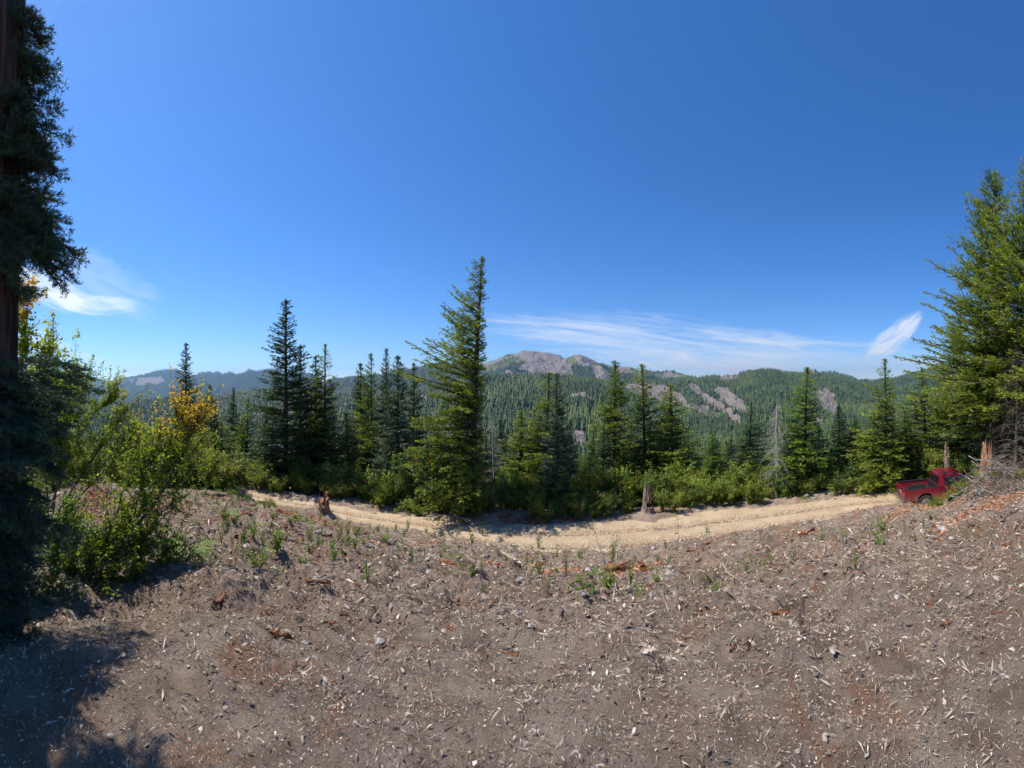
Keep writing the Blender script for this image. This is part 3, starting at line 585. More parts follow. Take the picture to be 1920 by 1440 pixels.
# px, top row, distance, half width in px at the base, style, variant, needles, label
TREES = [
 (349, 644, 31, 36, 'fir', 0, 'fir', 'fir_tree', 'dark pointed fir rising behind the orange-leaved shrub'),
 (397, 722, 24, 34, 'doug', 1, 'doug', 'conifer_tree', 'slim conifer with a bare dark stem and low green skirt, right of the orange shrub'),
 (438, 727, 36, 20, 'fir', 1, 'fir', 'fir_tree', 'small narrow dark fir, left of the tallest dark fir group'),
 (462, 745, 33, 28, 'doug', 2, 'doug', 'conifer_tree', 'small grey-green conifer just left of the tallest dark fir'),
 (418, 790, 26, 40, 'doug', 3, 'doug', 'conifer_tree', 'broad bushy green conifer at the far end of the road'),
 (536, 563, 24.5, 62, 'fir', 2, 'fir', 'fir_tree', 'tallest dark fir on the left, dense with a spiked tip'),
 (563, 648, 27, 40, 'fir', 3, 'fir', 'fir_tree', 'narrow dark fir pressed against the right side of the tallest dark fir'),
 (592, 668, 27, 46, 'fir', 4, 'fir', 'fir_tree', 'dark conifer with yellowish tip, behind the thin-topped one'),
 (609, 646, 25.5, 46, 'doug', 4, 'doug', 'conifer_tree', 'conifer with a thin ragged top and drooping side shoots, right of the dark firs'),
 (500, 770, 27, 40, 'fir', 0, 'fir', 'fir_tree', 'dense dark fir filling the left foot of the tallest dark fir'),
 (676, 682, 29, 36, 'fir', 1, 'fir', 'fir_tree', 'dark spire-topped fir left of the bare pole-like tree'),
 (697, 664, 27, 30, 'doug', 5, 'doug', 'conifer_tree', 'pole-like conifer with a small leafy tuft at its tip'),
 (724, 654, 26, 28, 'fir', 2, 'fir', 'fir_tree', 'very narrow black-green fir, highest of the middle-left cluster'),
 (746, 668, 22, 46, 'fir', 3, 'blue', 'fir_tree', 'dark fir with a full skirt down to the road, middle-left cluster'),
 (776, 682, 27, 30, 'fir', 4, 'fir', 'fir_tree', 'narrow tattered fir just left of the tall lopsided conifer'),
 (655, 775, 25, 46, 'doug', 6, 'doug', 'conifer_tree', 'loose green conifer behind the road shrubs, left-middle'),
 (700, 790, 24, 40, 'doug', 0, 'doug', 'conifer_tree', 'yellow-green conifer low between the pole-like tree and the skirted fir'),
 (812, 800, 21, 48, 'doug', 1, 'doug', 'conifer_tree', 'low bushy conifer at the left foot of the tall lopsided conifer'),
 (1022, 700, 23, 52, 'doug', 2, 'doug', 'conifer_tree', 'yellow-green conifer leaning against the blue-grey fir'),
 (975, 770, 24, 50, 'doug', 3, 'doug', 'conifer_tree', 'green loose conifer right of the tall lopsided conifer'),
 (1044, 700, 19.5, 38, 'fir', 0, 'blue', 'fir_tree', 'blue-grey fir with snow-like layered boughs below the bald mountain'),
 (1070, 790, 25, 28, 'fir', 1, 'fir', 'fir_tree', 'thin dark fir hugging the right side of the blue-grey fir'),
 (1110, 790, 24, 36, 'doug', 4, 'lime', 'conifer_tree', 'bright green conifer left of the cone-topped pair'),
 (1151, 678, 23, 46, 'doug', 5, 'doug', 'conifer_tree', 'tall green conifer, lit on its left side, second right of the blue-grey fir'),
 (1132, 800, 21, 32, 'fir', 2, 'blue', 'fir_tree', 'small blue-grey fir in front of the tall green conifer'),
 (1210, 684, 24, 50, 'doug', 6, 'doug', 'conifer_tree', 'green conifer with a blunt tufted top behind the jagged stump'),
 (1182, 790, 25, 42, 'doug', 0, 'doug', 'conifer_tree', 'broad green conifer between the two tall ones behind the jagged stump'),
 (1261, 722, 24, 46, 'doug', 1, 'doug', 'conifer_tree', 'green conifer with a fine pointed tip, right of the jagged stump'),
 (1290, 800, 26, 36, 'doug', 2, 'doug', 'conifer_tree', 'short conifer low beside the fine-tipped one'),
 (1334, 812, 22, 30, 'doug', 3, 'lime', 'conifer_tree', 'small bright lime-green conifer standing alone'),
 (1403, 756, 25, 46, 'doug', 4, 'fir', 'conifer_tree', 'dark green conifer between the lime one and the dead grey tree'),
 (1370, 825, 27, 34, 'doug', 5, 'fir', 'conifer_tree', 'low dark conifer right of the small lime-green one'),
 (1508, 690, 23, 50, 'doug', 6, 'lime', 'conifer_tree', 'full bright green conifer just right of the dead grey tree'),
 (1535, 800, 26, 40, 'fir', 4, 'fir', 'fir_tree', 'dark fir at the right shoulder of the full bright green conifer'),
 (1573, 762, 27, 38, 'fir', 1, 'fir', 'fir_tree', 'dark fir below the right-hand scree patch'),
 (1606, 785, 27, 38, 'doug', 0, 'doug', 'conifer_tree', 'mid-green conifer right of the dark fir under the scree'),
 (1636, 770, 28, 36, 'doug', 1, 'fir', 'conifer_tree', 'dull green conifer left of the wispy tall one near the truck'),
 (1662, 674, 22.5, 44, 'doug', 2, 'doug', 'conifer_tree', 'wispy tall conifer with grey bare lower twigs behind the truck tailgate'),
 (1700, 770, 26, 46, 'doug', 3, 'doug', 'conifer_tree', 'green conifer directly behind the truck bed'),
 (1738, 690, 29, 58, 'doug', 4, 'doug', 'conifer_tree', 'conifer with bent tip left of the giant right-hand conifers'),
 (1775, 740, 29, 50, 'doug', 5, 'fir', 'conifer_tree', 'shaded conifer behind the truck cab'),
 (1832, 610, 27, 62, 'doug', 6, 'fir', 'conifer_tree', 'dark shaded conifer deep behind the orange stump'),
 (1900, 600, 25, 66, 'doug', 0, 'fir', 'conifer_tree', 'dark shaded conifer under the right-edge giant'),
 (1950, 640, 22, 60, 'doug', 1, 'doug', 'conifer_tree', 'shaded conifer at the very right edge'),
 (1870, 740, 24, 50, 'fir', 2, 'fir', 'fir_tree', 'low dark fir in the shade right of the orange stump'),
 (45, 560, 10.5, 48, 'doug', 2, 'doug', 'conifer_tree', 'backlit conifer close behind the near furrowed trunk'),
 (100, 588, 14, 34, 'doug', 3, 'doug', 'conifer_tree', 'skinny twin-stemmed conifer poking up left of the far range'),
]
for (px, top, d, hw, st, i, mt, nm, lb) in TREES: tree(px, top, d, hw, st, i, mt, nm, lb)
# a twin stem for the skinny tree
# further young conifers seen in the gaps
rg = np.random.default_rng(11)
for k in range(60):
    px = 380 + k * 23 + rg.uniform(-12, 12); d = rg.uniform(30, 48); top = rg.uniform(835, 885) if k % 5 < 2 else rg.uniform(778, 838)
    tree(px, top, d, rg.uniform(30, 44), ['fir', 'doug', 'doug'][k % 3], k % 5, ['fir', 'doug', 'fir'][k % 3], 'young_conifer', ['dark slender young fir ', 'small grey-green young conifer ', 'low dark young conifer '][k % 3] + where(px, 0, LMK), 'young conifers behind the roadside shrubs')

# the tall lopsided conifer in the middle
x, y = pol(884, 18.6); z0 = g1(x, y) - .2; H = zof(484, 18.6) - z0
hero = make_conifer('tall_conifer', 'tallest conifer at the centre, lopsided with long boughs only on its left', mat='doug', H=H, Rr=2.5, seed=501, style='doug', dens=1.6, asym=(pi, .90), bare=.02, leafl=.16, leafw=.05, lean=(.55, 0), sparse_top=.25, trunk_r=.24)
hero.location = (x, y, z0)
# the giant conifers at the right edge
for (px, top, d, RR_, sd, dens, lb) in [(1864, 322, 19.8, 4.1, 601, 1.35, 'giant green conifer on the right with its dark trunk behind the orange stump'),
                                  (1940, 300, 17.5, 3.7, 602, 1.3, 'giant conifer cut by the right edge of the picture'),
                                  (1800, 560, 29, 3.4, 603, 1.0, 'conifer filling the gap left of the giant right-hand conifers')]:
    x, y = pol(px, d); z0 = g1(x, y) - .2
    t = make_conifer('giant_conifer', lb, mat='doug', H=zof(top, d) - z0, Rr=RR_, seed=sd, style='doug', dens=dens, bare=.22 if px > 1850 else .06, asym=(R(150), .35), leafl=.15, leafw=.046, trunk_r=.27, sparse_top=.1)
    t.location = (x, y, z0)

# ------------------------------------------------------------------ dead trees
def dead_tree(px, top, d, Rr, seed, label, nb=110, droop=-.9, mat='dead'):
    rg = np.random.default_rng(seed); x, y = pol(px, d); z0 = g1(x, y) - .2; H = zof(top, d) - z0
    e = empty('dead_tree', (x, y, z0)); tag(e, label, 'dead tree')
    tt = np.linspace(0, 1, 14); Vt, Qt = tubes(np.stack([.05 * np.sin(tt * 7), .05 * np.cos(tt * 5), tt * H], 1)[None], (.085 * (1 - tt) ** .8 + .008)[None], 7)
    t = rg.uniform(.03, .96, nb); az = rg.uniform(0, 2 * pi, nb); L = Rr * ((1 - t) ** .8) * rg.uniform(.5, 1.15, nb) + .12
    S = np.linspace(0, 1, 7)
    hd = np.stack([np.cos(az), np.sin(az), 0 * az], 1)
    Pb = np.stack([0 * t, 0 * t, t * H], 1)[:, None] + hd[:, None] * (L[:, None] * S[None])[..., None] + np.array([0, 0, 1.]) * (L[:, None] * (.42 * S + droop * S * S)[None])[..., None]
    Vb, Qb = tubes(Pb, np.full((nb, 1), .013) * (1.1 - S)[None], 3)
    parts = [(Vb, Qb)]
    n = nb * 9; bi = rg.integers(0, nb, n); si = rg.integers(2, 7, n); p0 = Pb[bi, si]
    dr = hd[bi] * .5 + rg.normal(0, .5, (n, 3)) + np.array([0, 0, -.35]); tl = rg.uniform(.1, .4, n) * (L[bi] / Rr + .3)
    parts.append(tubes(np.stack([p0, p0 + dr * tl[:, None] * .5, p0 + dr * tl[:, None] + np.array([0, 0, -.06])], 1), np.tile([.006, .005, .003], (n, 1)), 3))
    mk('trunk', Vt, Qt, M[mat], e); mk('branches', *merge(parts), M[mat], e)
    return e
dead_tree(1456, 752, 21.6, 1.4, 1, 'dead silver-grey tree with bare arching boughs', 130, -1.0, 'silver')
dead_tree(926, 775, 22, .6, 2, 'thin bare grey snag right beside the tall lopsided conifer', 50, -.4)
dead_tree(1905, 640, 16.5, 2.2, 3, 'tangle of bare grey boughs under the giant conifer at the right edge', 190, -.7, 'brush')  # darker brush wood puts the dimness under the giant conifer into the colour
dead_tree(1880, 690, 18.8, 2.0, 4, 'bare twiggy dead conifer shaded behind the orange stump', 120, -.6, 'brush')  # same darker wood, its shade put into the colour

# ------------------------------------------------------------------ shrubs
def shrub_mesh(seed, h=1.5, r=.9, n=1500, leaf=.085, alt=.06, stems=16):
    rg = np.random.default_rng(seed)
    S = np.linspace(0, 1, 5); az = rg.uniform(0, 2 * pi, stems); out = r * rg.uniform(.25, .95, stems); hh = h * rg.uniform(.6, 1.05, stems)
    Pb = np.stack([np.cos(az)[:, None] * out[:, None] * S ** 1.4, np.sin(az)[:, None] * out[:, None] * S ** 1.4, hh[:, None] * S ** .8 - .1], -1)
    # side shoots carry the leaves
    ns = stems * 7; bi = rg.integers(0, stems, ns); s = rg.uniform(.2, 1, ns); fi = s * 4; i0 = np.minimum(fi.astype(int), 3); f = (fi - i0)[:, None]
    p0 = Pb[bi, i0] * (1 - f) + Pb[bi, i0 + 1] * f
    dr = unit(rg.normal(0, 1, (ns, 3)) + np.array([0, 0, .55])); ln = rg.uniform(.15, .5, ns) * r
    Ps = np.stack([p0, p0 + dr * (ln * .5)[:, None], p0 + dr * ln[:, None] + np.array([0, 0, .03])], 1)
    SV, SQ = merge([tubes(Pb, np.full((stems, 1), .012) * (1.15 - S)[None], 3), tubes(Ps, np.tile([.006, .005, .003], (ns, 1)), 3)])
    li = rg.integers(0, ns, n); v = rg.uniform(.1, 1.05, n)[:, None]
    p = Ps[li, 0] * (1 - v) + Ps[li, 2] * v + rg.normal(0, .05 * r, (n, 3)); p[:, 2] = np.maximum(p[:, 2], .03)
    V, T = leaves(p, rg.normal(0, .55, (n, 3)) + np.array([-.3, 0, 1.]), leaf * rg.uniform(.6, 1.3, n), leaf * .7 * rg.uniform(.6, 1.2, n), rg)
    tint = np.clip(.45 + .9 * fbm(p[:, 0] * 3 + seed, p[:, 2] * 3 + p[:, 1], seed, 2) + rg.normal(0, .2, n), 0, 1)
    al = (rg.uniform(size=ns)[li] < alt) * rg.uniform(.4, 1, n)
    return SV, SQ, V, T, np.repeat(tint, 4), np.repeat(al, 4)
def shrub_proto(name, seed, mat, **k):
    SV, SQ, V, T, ti, al = shrub_mesh(seed, **k)
    e = bpy.data.objects.new(name, None)
    a = mk('stem', SV, SQ, M['stem'], e, link=False); b = mk('foliage', V, T, M[mat], e, attrs={'tint': ti, 'alt': al}, link=False)
    return (a.data, b.data)
SH = [shrub_proto('s', 200 + i, ['shrub', 'shrub', 'shrubd', 'shrub', 'shrubd', 'shrub'][i], n=2300, alt=[.04, .08, .03, .35, .12, .02][i], h=1.5, r=.95) for i in range(6)]
SLAB = ['bright green shrub', 'yellow-green shrub with tan leaves', 'dark green shrub', 'reddish tan-tinged shrub', 'deep green shrub', 'plain mid-green shrub']
def dfp(px): return float(np.interp(px2th(px), _thn, DF))
def shrub(px, d, s, i, hs=1.0, label=None, group='shrubs along the far side of the dirt road', zz=None):
    x, y = pol(px, d); e = empty('roadside_shrub', (x, y, (g1(x, y) if zz is None else zz) - .05), random.uniform(0, 6.28)); tag(e, label or ((('front-row ' if d - dfp(px) < 2.0 else 'middle-row ' if d - dfp(px) < 5.0 else 'back-row ') + SLAB[i] + ' ' + where(px, 0, LMK))), 'shrub', group)
    for nm, me in (('stem', SH[i][0]), ('foliage', SH[i][1])):
        o = bpy.data.objects.new(nm, me); COL.objects.link(o); o.parent = e
    e.scale = (s, s, s * hs); return e
rg = np.random.default_rng(5)
def dfp(px): return float(np.interp(px2th(px), _thn, DF))
for k in range(78):                         # front row on the bank
    px = 425 + k * 16.3 + rg.uniform(-9, 9); off = rg.uniform(.7, 1.8)
    if 915 < px < 1000: off += .8
    if 1190 < px < 1240: off = 2.6
    shrub(px, dfp(px) + off, rg.uniform(.5, .85), int(rg.choice([0, 1, 2, 3, 4, 5], p=[.25, .22, .13, .16, .09, .15])), rg.uniform(.8, 1.2))
for k in range(70):                         # taller rows behind
    px = 430 + k * 18.2 + rg.uniform(-10, 10)
    sc = rg.uniform(.9, 1.35) * (1.15 if px > 1080 else 1.0)
    shrub(px, dfp(px) + rg.uniform(2.3, 4.6), sc, int(rg.choice([0, 1, 2, 3, 4, 5], p=[.25, .2, .2, .06, .12, .17])), rg.uniform(.9, 1.25))
for k in range(46):
    px = 1050 + k * 15 + rg.uniform(-8, 8)
    shrub(px, dfp(px) + rg.uniform(6, 8.5), rg.uniform(1.3, 1.8), int(rg.choice([0, 2, 4, 5])), rg.uniform(.9, 1.2))
for k in range(22):                         # thicket behind the truck and the orange stump
    px = 1690 + k * 12 + rg.uniform(-8, 8)
    shrub(px, rg.uniform(24.5, 27) if px < 1830 else rg.uniform(20.5, 24), rg.uniform(.9, 1.5), int(rg.choice([0, 1, 2, 4])), 1.1, ['bright', 'dark', 'deep green', 'plain'][k % 4] + ' thicket shrub ' + where(px, 0, LMK), 'shrubs in the thicket behind the truck')
for (px, d, s, i, hs) in [(800, 18.9, 1.5, 4, 1.3), (775, 19.3, 1.3, 2, 1.3), (830, 19.0, 1.3, 0, 1.4), (740, 19.6, .9, 2, 1.1), (950, 19.5, 1.2, 0, 1.2), (985, 19.8, 1.3, 5, 1.2)]:
    shrub(px, d, s, i, hs)

for k in range(30):
    px = rg.uniform(60, 445); shrub(px, rg.uniform(20.5, 25), rg.uniform(1.0, 1.9), [0, 1, 5, 0, 3, 1][k % 6], rg.uniform(.9, 1.3), ['bright', 'yellowish', 'plain green', 'pale', 'tan-tinged', 'light'][k % 6] + ' shrub at the clearing edge, ' + where(px, 0, LMK), 'shrubs at the left end of the clearing')
# ------------------------------------------------------------------ near leafy shrubs at the left
def near_shrub(name, label, stems, seed, n, leaf, mat, altf, spread=.35, group=None, shoots=60, cat='shrub', zone=None):
    """stems: list of [(px,py,d,r), ...] followed upward; leaves sit on side shoots"""
    rg = np.random.default_rng(seed)
    o3 = P(*stems[0][0][:3]); e = empty(name, tuple(o3)); tag(e, label, cat, group)
    parts = []; polys = []
    for st in stems:
        pts = np.array([P(*q[:3]) for q in st]); rad = np.array([q[3] for q in st], float)
        u = np.linspace(0, len(st) - 1, 14); pts2 = np.stack([np.interp(u, np.arange(len(st)), pts[:, c]) for c in range(3)], 1)
        pts2[1:-1] = (pts2[:-2] + pts2[1:-1] * 2 + pts2[2:]) / 4; pts2[1:] += rg.normal(0, .012, (13, 3))
        rd = np.interp(u, np.arange(len(st)), rad); parts.append(tubes(pts2[None], rd[None], 6)); polys.append(pts2)
    PL = np.stack(polys); ns = shoots * len(stems)
    bi = rg.integers(0, len(stems), ns); s = rg.uniform(.18, 1, ns) * 12.99; i0 = s.astype(int); f = (s - i0)[:, None]
    p0 = PL[bi, i0] * (1 - f) + PL[bi, i0 + 1] * f; tg = unit(PL[bi, i0 + 1] - PL[bi, i0])
    dr = unit(tg * .6 + rg.normal(0, .6, (ns, 3)) + np.array([0, 0, .25])); ln = spread * rg.uniform(.3, 1.1, ns)
    S = np.linspace(0, 1, 4)
    Ps = p0[:, None] + dr[:, None] * (ln[:, None] * S)[..., None] + rg.normal(0, .5, (ns, 1, 3)) * (ln[:, None] * S * S * .4)[..., None]
    parts.append(tubes(Ps, np.tile([.006, .005, .004, .002], (ns, 1)), 3))
    V, Q = merge(parts); mk('stem', V - o3, Q, M['stem'], e)
    li = rg.integers(0, ns, n); v = rg.uniform(.1, 1.02, n) * 3; j = np.minimum(v.astype(int), 2); vf = (v - j)[:, None]
    p = Ps[li, j] * (1 - vf) + Ps[li, j + 1] * vf + rg.normal(0, leaf * .5, (n, 3))
    V, T = leaves(p - o3, rg.normal(0, .6, (n, 3)) + np.array([-.35, .1, 1.]), leaf * rg.uniform(.55, 1.2, n), leaf * .8 * rg.uniform(.7, 1.2, n), rg, True)
    af = altf(p); al = np.clip(af + (rg.normal(0, .25, n) + rg.normal(0, .25, ns)[li]) * np.minimum(1, af * 3), 0, 1)
    ti = np.clip(.5 + rg.normal(0, .25, n) + rg.normal(0, .12, ns)[li], 0, 1)
    mk('foliage', V, T, M[mat], e, attrs={'tint': np.repeat(ti, 10), 'alt': np.repeat(al, 10)})
    return e
def pyof(p): return HY - p[:, 2] / np.hypot(p[:, 0], p[:, 1]) * F
def pxof(p): return CX + F * np.arctan2(p[:, 0], p[:, 1])
# long leaning shrub with yellow and orange leaves
near_shrub('vine_maple', 'leaning shrub with dark stems, yellow-green below and orange leaves at its top', [
    [(112, 1200, 3.6, .030), (150, 1110, 3.9, .026), (215, 1030, 4.3, .020), (262, 960, 4.7, .015), (310, 880, 5.1, .010), (345, 770, 5.5, .005)],
    [(118, 1200, 3.6, .028), (170, 1085, 3.9, .022), (245, 1000, 4.3, .017), (300, 930, 4.7, .012), (345, 850, 5.1, .008), (372, 775, 5.4, .004)],
    [(118, 1200, 3.6, .022), (175, 1100, 3.9, .018), (240, 1040, 4.2, .013), (300, 975, 4.5, .009), (340, 905, 4.9, .006)],
    [(110, 1200, 3.6, .022), (160, 1080, 3.9, .018), (210, 1000, 4.3, .013), (235, 900, 4.6, .009), (262, 810, 5.0, .005)],
    [(262, 960, 4.7, .011), (300, 890, 5.0, .009), (318, 830, 5.2, .007), (330, 790, 5.4, .005), (340, 755, 5.5, .003)],
    [(300, 930, 4.7, .009), (335, 870, 5.0, .007), (350, 830, 5.2, .005), (368, 800, 5.3, .004), (380, 770, 5.4, .003)],
    [(245, 1000, 4.3, .009), (262, 930, 4.6, .007), (280, 880, 4.8, .005), (290, 850, 4.9, .004), (300, 820, 5.0, .003)]],
    21, 9500, .044, 'maple', lambda p: smooth((860 - pyof(p)) / 110) * smooth((pxof(p) - 250) / 80) * .62, .52, shoots=55)
near_shrub('leafy_shrub', 'tall yellow-green shrub in front of the far blue hills', [
    [(95, 960, 6.0, .02), (115, 880, 6.3, .016), (150, 820, 6.6, .011), (180, 770, 6.8, .007), (225, 745, 7.0, .004)],
    [(100, 960, 6.0, .02), (110, 860, 6.2, .016), (120, 800, 6.4, .011), (135, 760, 6.5, .007), (160, 738, 6.6, .004)],
    [(110, 960, 6.0, .018), (150, 890, 6.3, .014), (190, 840, 6.7, .01), (215, 800, 7.0, .007), (235, 770, 7.2, .004)],
    [(130, 960, 6.2, .018), (175, 900, 6.5, .013), (210, 870, 6.8, .009), (235, 840, 7.0, .006), (250, 815, 7.1, .004)],
    [(90, 960, 6.0, .018), (85, 880, 6.2, .013), (90, 820, 6.3, .01), (95, 770, 6.4, .007), (105, 730, 6.5, .004)]],
    22, 14000, .050, 'maple', lambda p: smooth((pxof(p) - 190) / 90) * .25, .75, shoots=70)
near_shrub('leafy_shrub', 'low dense green shrub at the bottom left beside a fern', [
    [(190, 1215, 4.0, .012), (200, 1120, 4.1, .010), (215, 1050, 4.2, .007), (225, 990, 4.3, .004)],
    [(235, 1215, 4.0, .012), (250, 1120, 4.1, .010), (262, 1050, 4.2, .007), (275, 1000, 4.3, .004)],
    [(280, 1210, 4.1, .012), (290, 1130, 4.2, .009), (300, 1075, 4.3, .007), (315, 1035, 4.4, .004)],
    [(160, 1215, 3.9, .012), (165, 1130, 4.0, .009), (170, 1070, 4.1, .007), (178, 1010, 4.2, .004)],
    [(130, 1215, 3.9, .012), (128, 1130, 4.0, .009), (132, 1060, 4.1, .007), (140, 985, 4.2, .004)],
    [(240, 1215, 4.3, .012), (248, 1100, 4.5, .009), (240, 1020, 4.7, .007), (236, 950, 4.8, .004)],
    [(300, 1215, 4.3, .012), (318, 1140, 4.3, .009), (330, 1090, 4.4, .007), (340, 1060, 4.5, .004)]],
    23, 15000, .042, 'maple', lambda p: p[:, 0] * 0 + .04, .40, shoots=60)
near_shrub('leafy_shrub', 'sunlit leafy shrub with orange tips behind the near furrowed trunk', [
    [(30, 960, 7.5, .03), (35, 850, 7.8, .025), (42, 740, 8.0, .018), (46, 640, 8.1, .012), (52, 560, 8.2, .005)],
    [(40, 960, 7.5, .03), (60, 850, 7.8, .022), (72, 760, 8.0, .015), (80, 700, 8.1, .01), (90, 650, 8.2, .005)],
    [(60, 960, 7.5, .02), (90, 850, 7.9, .016), (115, 790, 8.1, .010), (125, 740, 8.2, .007), (133, 705, 8.3, .004)]],
    24, 7000, .095, 'maple', lambda p: smooth((620 - pyof(p)) / 60) * .9 + .05, .75, shoots=60)
near_shrub('leafy_shrub', 'shaded dark green shrub under the near fir at the left edge', [
    [(20, 1240, 3.2, .015), (40, 1120, 3.4, .012), (55, 1020, 3.6, .009), (70, 930, 3.9, .005)],
    [(60, 1240, 3.3, .015), (90, 1120, 3.5, .012), (110, 1020, 3.8, .009), (120, 960, 4.0, .005)],
    [(0, 1240, 3.2, .015), (0, 1120, 3.3, .012), (10, 1020, 3.5, .009), (15, 940, 3.7, .005)]],
    25, 4200, .050, 'shrubd', lambda p: p[:, 0] * 0, .40, shoots=45)
near_shrub('leafy_shrub', 'mid-distance green shrub with small yellow leaves left of the road end', [
    [(300, 930, 15, .02), (310, 890, 15.3, .015), (325, 850, 15.6, .010), (335, 820, 15.8, .005)],
    [(340, 930, 15, .02), (350, 890, 15.3, .015), (360, 850, 15.6, .010), (372, 825, 15.8, .005)],
    [(385, 930, 16, .02), (392, 900, 16.3, .015), (400, 880, 16.6, .010), (405, 865, 16.8, .005)],
    [(250, 930, 14, .02), (255, 890, 14.3, .015), (262, 850, 14.6, .010), (270, 830, 14.8, .005)]],
    26, 8000, .11, 'shrub', lambda p: p[:, 0] * 0 + .12, 1.2, shoots=70)

# ------------------------------------------------------------------ near fir at the left edge
def near_fir():
    rg = np.random.default_rng(77)
    base = P(-50, 1170, 3.25); base[2] = g1(base[0], base[1]) - .15
    e = empty('near_fir', tuple(base)); tag(e, 'huge dark fir trunk with furrowed bark and heavy boughs at the left edge', 'tree')
    top = P(15, -605, 3.25); top[2] = 6.5
    k, S = 40, 60; tt = np.linspace(0, 1, S); cen = base[None] * (1 - tt[:, None]) + top[None] * tt[:, None]
    ph = np.arange(k) * 2 * pi / k; PH, TT = np.meshgrid(ph, tt)
    rad = .34 * (1 - .35 * TT) * (1 + .45 * np.exp(-TT * 14)) + fbm(np.cos(PH) * 6 + 3, np.sin(PH) * 6 + TT * 2.2, 3, 4, .6) * .06
    V = cen[:, None] + np.stack([np.cos(PH) * rad, np.sin(PH) * rad, 0 * PH], -1)
    idx = np.arange(k * S).reshape(S, k); a = idx[:-1]; b = idx[1:]; Q = np.stack([a, np.roll(a, -1, 1), np.roll(b, -1, 1), b], -1).reshape(-1, 4)
    mk('trunk', V.reshape(-1, 3) - base, Q, M['neartrunk'], e, smooth=True)
    # boughs: (start px,py,d) -> (end px,py,d)
    B_ = [((0, 400, 3.1), (148, 487, 3.0)), ((0, 380, 3.1), (120, 430, 3.2)), ((10, 430, 3.1), (124, 514, 3.2)), ((0, 330, 3.1), (97, 330, 3.1)), ((0, 350, 3.1), (95, 375, 3.2)),
          ((0, 300, 3.1), (100, 305, 3.0)), ((0, 240, 3.1), (110, 255, 3.0)), ((0, 180, 3.2), (90, 200, 3.1)), ((0, 110, 3.2), (100, 150, 3.1)), ((0, 40, 3.2), (80, 70, 3.1)), ((0, 270, 3.1), (70, 290, 2.9)),
          ((-30, 420, 2.9), (60, 470, 2.7)), ((-30, 330, 2.9), (50, 400, 2.7)), ((-30, 400, 2.9), (30, 470, 2.6)), ((-20, 560, 3.1), (68, 560, 3.4)), ((-30, 470, 2.9), (35, 540, 2.7)),
          ((-30, 680, 2.9), (16, 690, 2.8)), ((-20, 720, 3.1), (175, 735, 3.9)), ((-30, 740, 2.9), (130, 770, 3.2)), ((-30, 760, 2.8), (110, 800, 2.9)), ((-40, 800, 2.8), (95, 850, 2.7)),
          ((-40, 840, 2.8), (100, 880, 2.8)), ((-40, 900, 2.8), (70, 930, 2.7)), ((-40, 950, 2.8), (122, 995, 2.8)), ((-40, 1000, 2.8), (60, 1050, 2.7)), ((-40, 860, 2.7), (50, 870, 2.4)),
          ((-30, 780, 2.8), (60, 830, 2.6)), ((-40, 1080, 2.8), (70, 1120, 2.7)), ((-40, 740, 3.0), (90, 745, 3.4)), ((-40, 900, 2.7), (40, 980, 2.4)), ((-60, 1150, 2.7), (60, 1200, 2.6))]
    parts = []; NP, ND, NL, NTI = [], [], [], []
    B2 = []
    for (s_, e_) in B_:
        B2.append((s_, e_))
        for q in range(2 if s_[1] > 700 or s_[1] < 450 else 0): B2.append(((s_[0] - 6, s_[1] + rg.uniform(-35, 35), s_[2]), (e_[0] - rg.uniform(8, 45), e_[1] + rg.uniform(-32, 26), e_[2] + rg.uniform(-.25, .35))))
    for (s_, e_) in B2:
        p0, p1 = P(*s_), P(*e_); Lb = np.linalg.norm(p1 - p0)
        S_ = np.linspace(0, 1, 8); line = p0 + (p1 - p0) * S_[:, None] + np.array([0, 0, 1.]) * (.10 * Lb * np.sin(S_ * pi))[:, None]
        parts.append(tubes(line[None], (.014 * (1.15 - S_))[None], 5))
        ax = unit(p1 - p0); sd = unit(np.cross(ax, [0, 0, 1.]))
        n2 = int(14 + Lb * 22)
        for j in range(n2):                      # side branchlets, flat sprays
            u = rg.uniform(.12, 1.0); c = p0 + (p1 - p0) * u + np.array([0, 0, 1.]) * .10 * Lb * sin(u * pi)
            sg = 1 if j % 2 else -1; an = rg.uniform(.5, 1.05) if u < .95 else 0.1
            d2 = unit(ax * cos(an) + sd * sg * sin(an) + np.array([0, 0, rg.uniform(-.35, .25)])); l2 = (.16 + .38 * (1 - u) * min(Lb, 1.0)) * rg.uniform(.6, 1.15)
            S2 = np.linspace(0, 1, 4); b2 = c + d2 * (l2 * S2)[:, None] + np.array([0, 0, -.12]) * (S2 ** 2 * l2)[:, None]
            parts.append(tubes(b2[None], np.array([[.005, .004, .003, .002]]), 3)) if False else None
            segs = [(c, d2, l2)]
            for q in range(int(l2 / .035)):
                uu = rg.uniform(.15, .95); a3 = rg.uniform(.6, 1.0) * (1 if q % 2 else -1); sd2 = unit(np.cross(d2, [0, 0, 1.]) + rg.normal(0, .2, 3))
                segs.append((c + d2 * l2 * uu + np.array([0, 0, -.12]) * uu * uu * l2, unit(d2 * cos(a3) + sd2 * sin(a3)), min(.14, .10 * (1.3 - uu)) * rg.uniform(.6, 1.2)))
            for (sp, sd3, sl) in segs:
                m = int(sl / .0030); v = rg.uniform(0, 1, m)
                NP.append(sp + sd3 * (v * sl)[:, None]); lat = rg.normal(0, 1, (m, 3)) + np.array([0, 0, .5]); ND.append(sd3 * .75 + unit(lat) * .95)
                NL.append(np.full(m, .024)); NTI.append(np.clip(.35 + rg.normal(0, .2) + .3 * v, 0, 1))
    V, Q = merge([p for p in parts if p]); mk('bough', V - base, Q, M['trunk'], e)
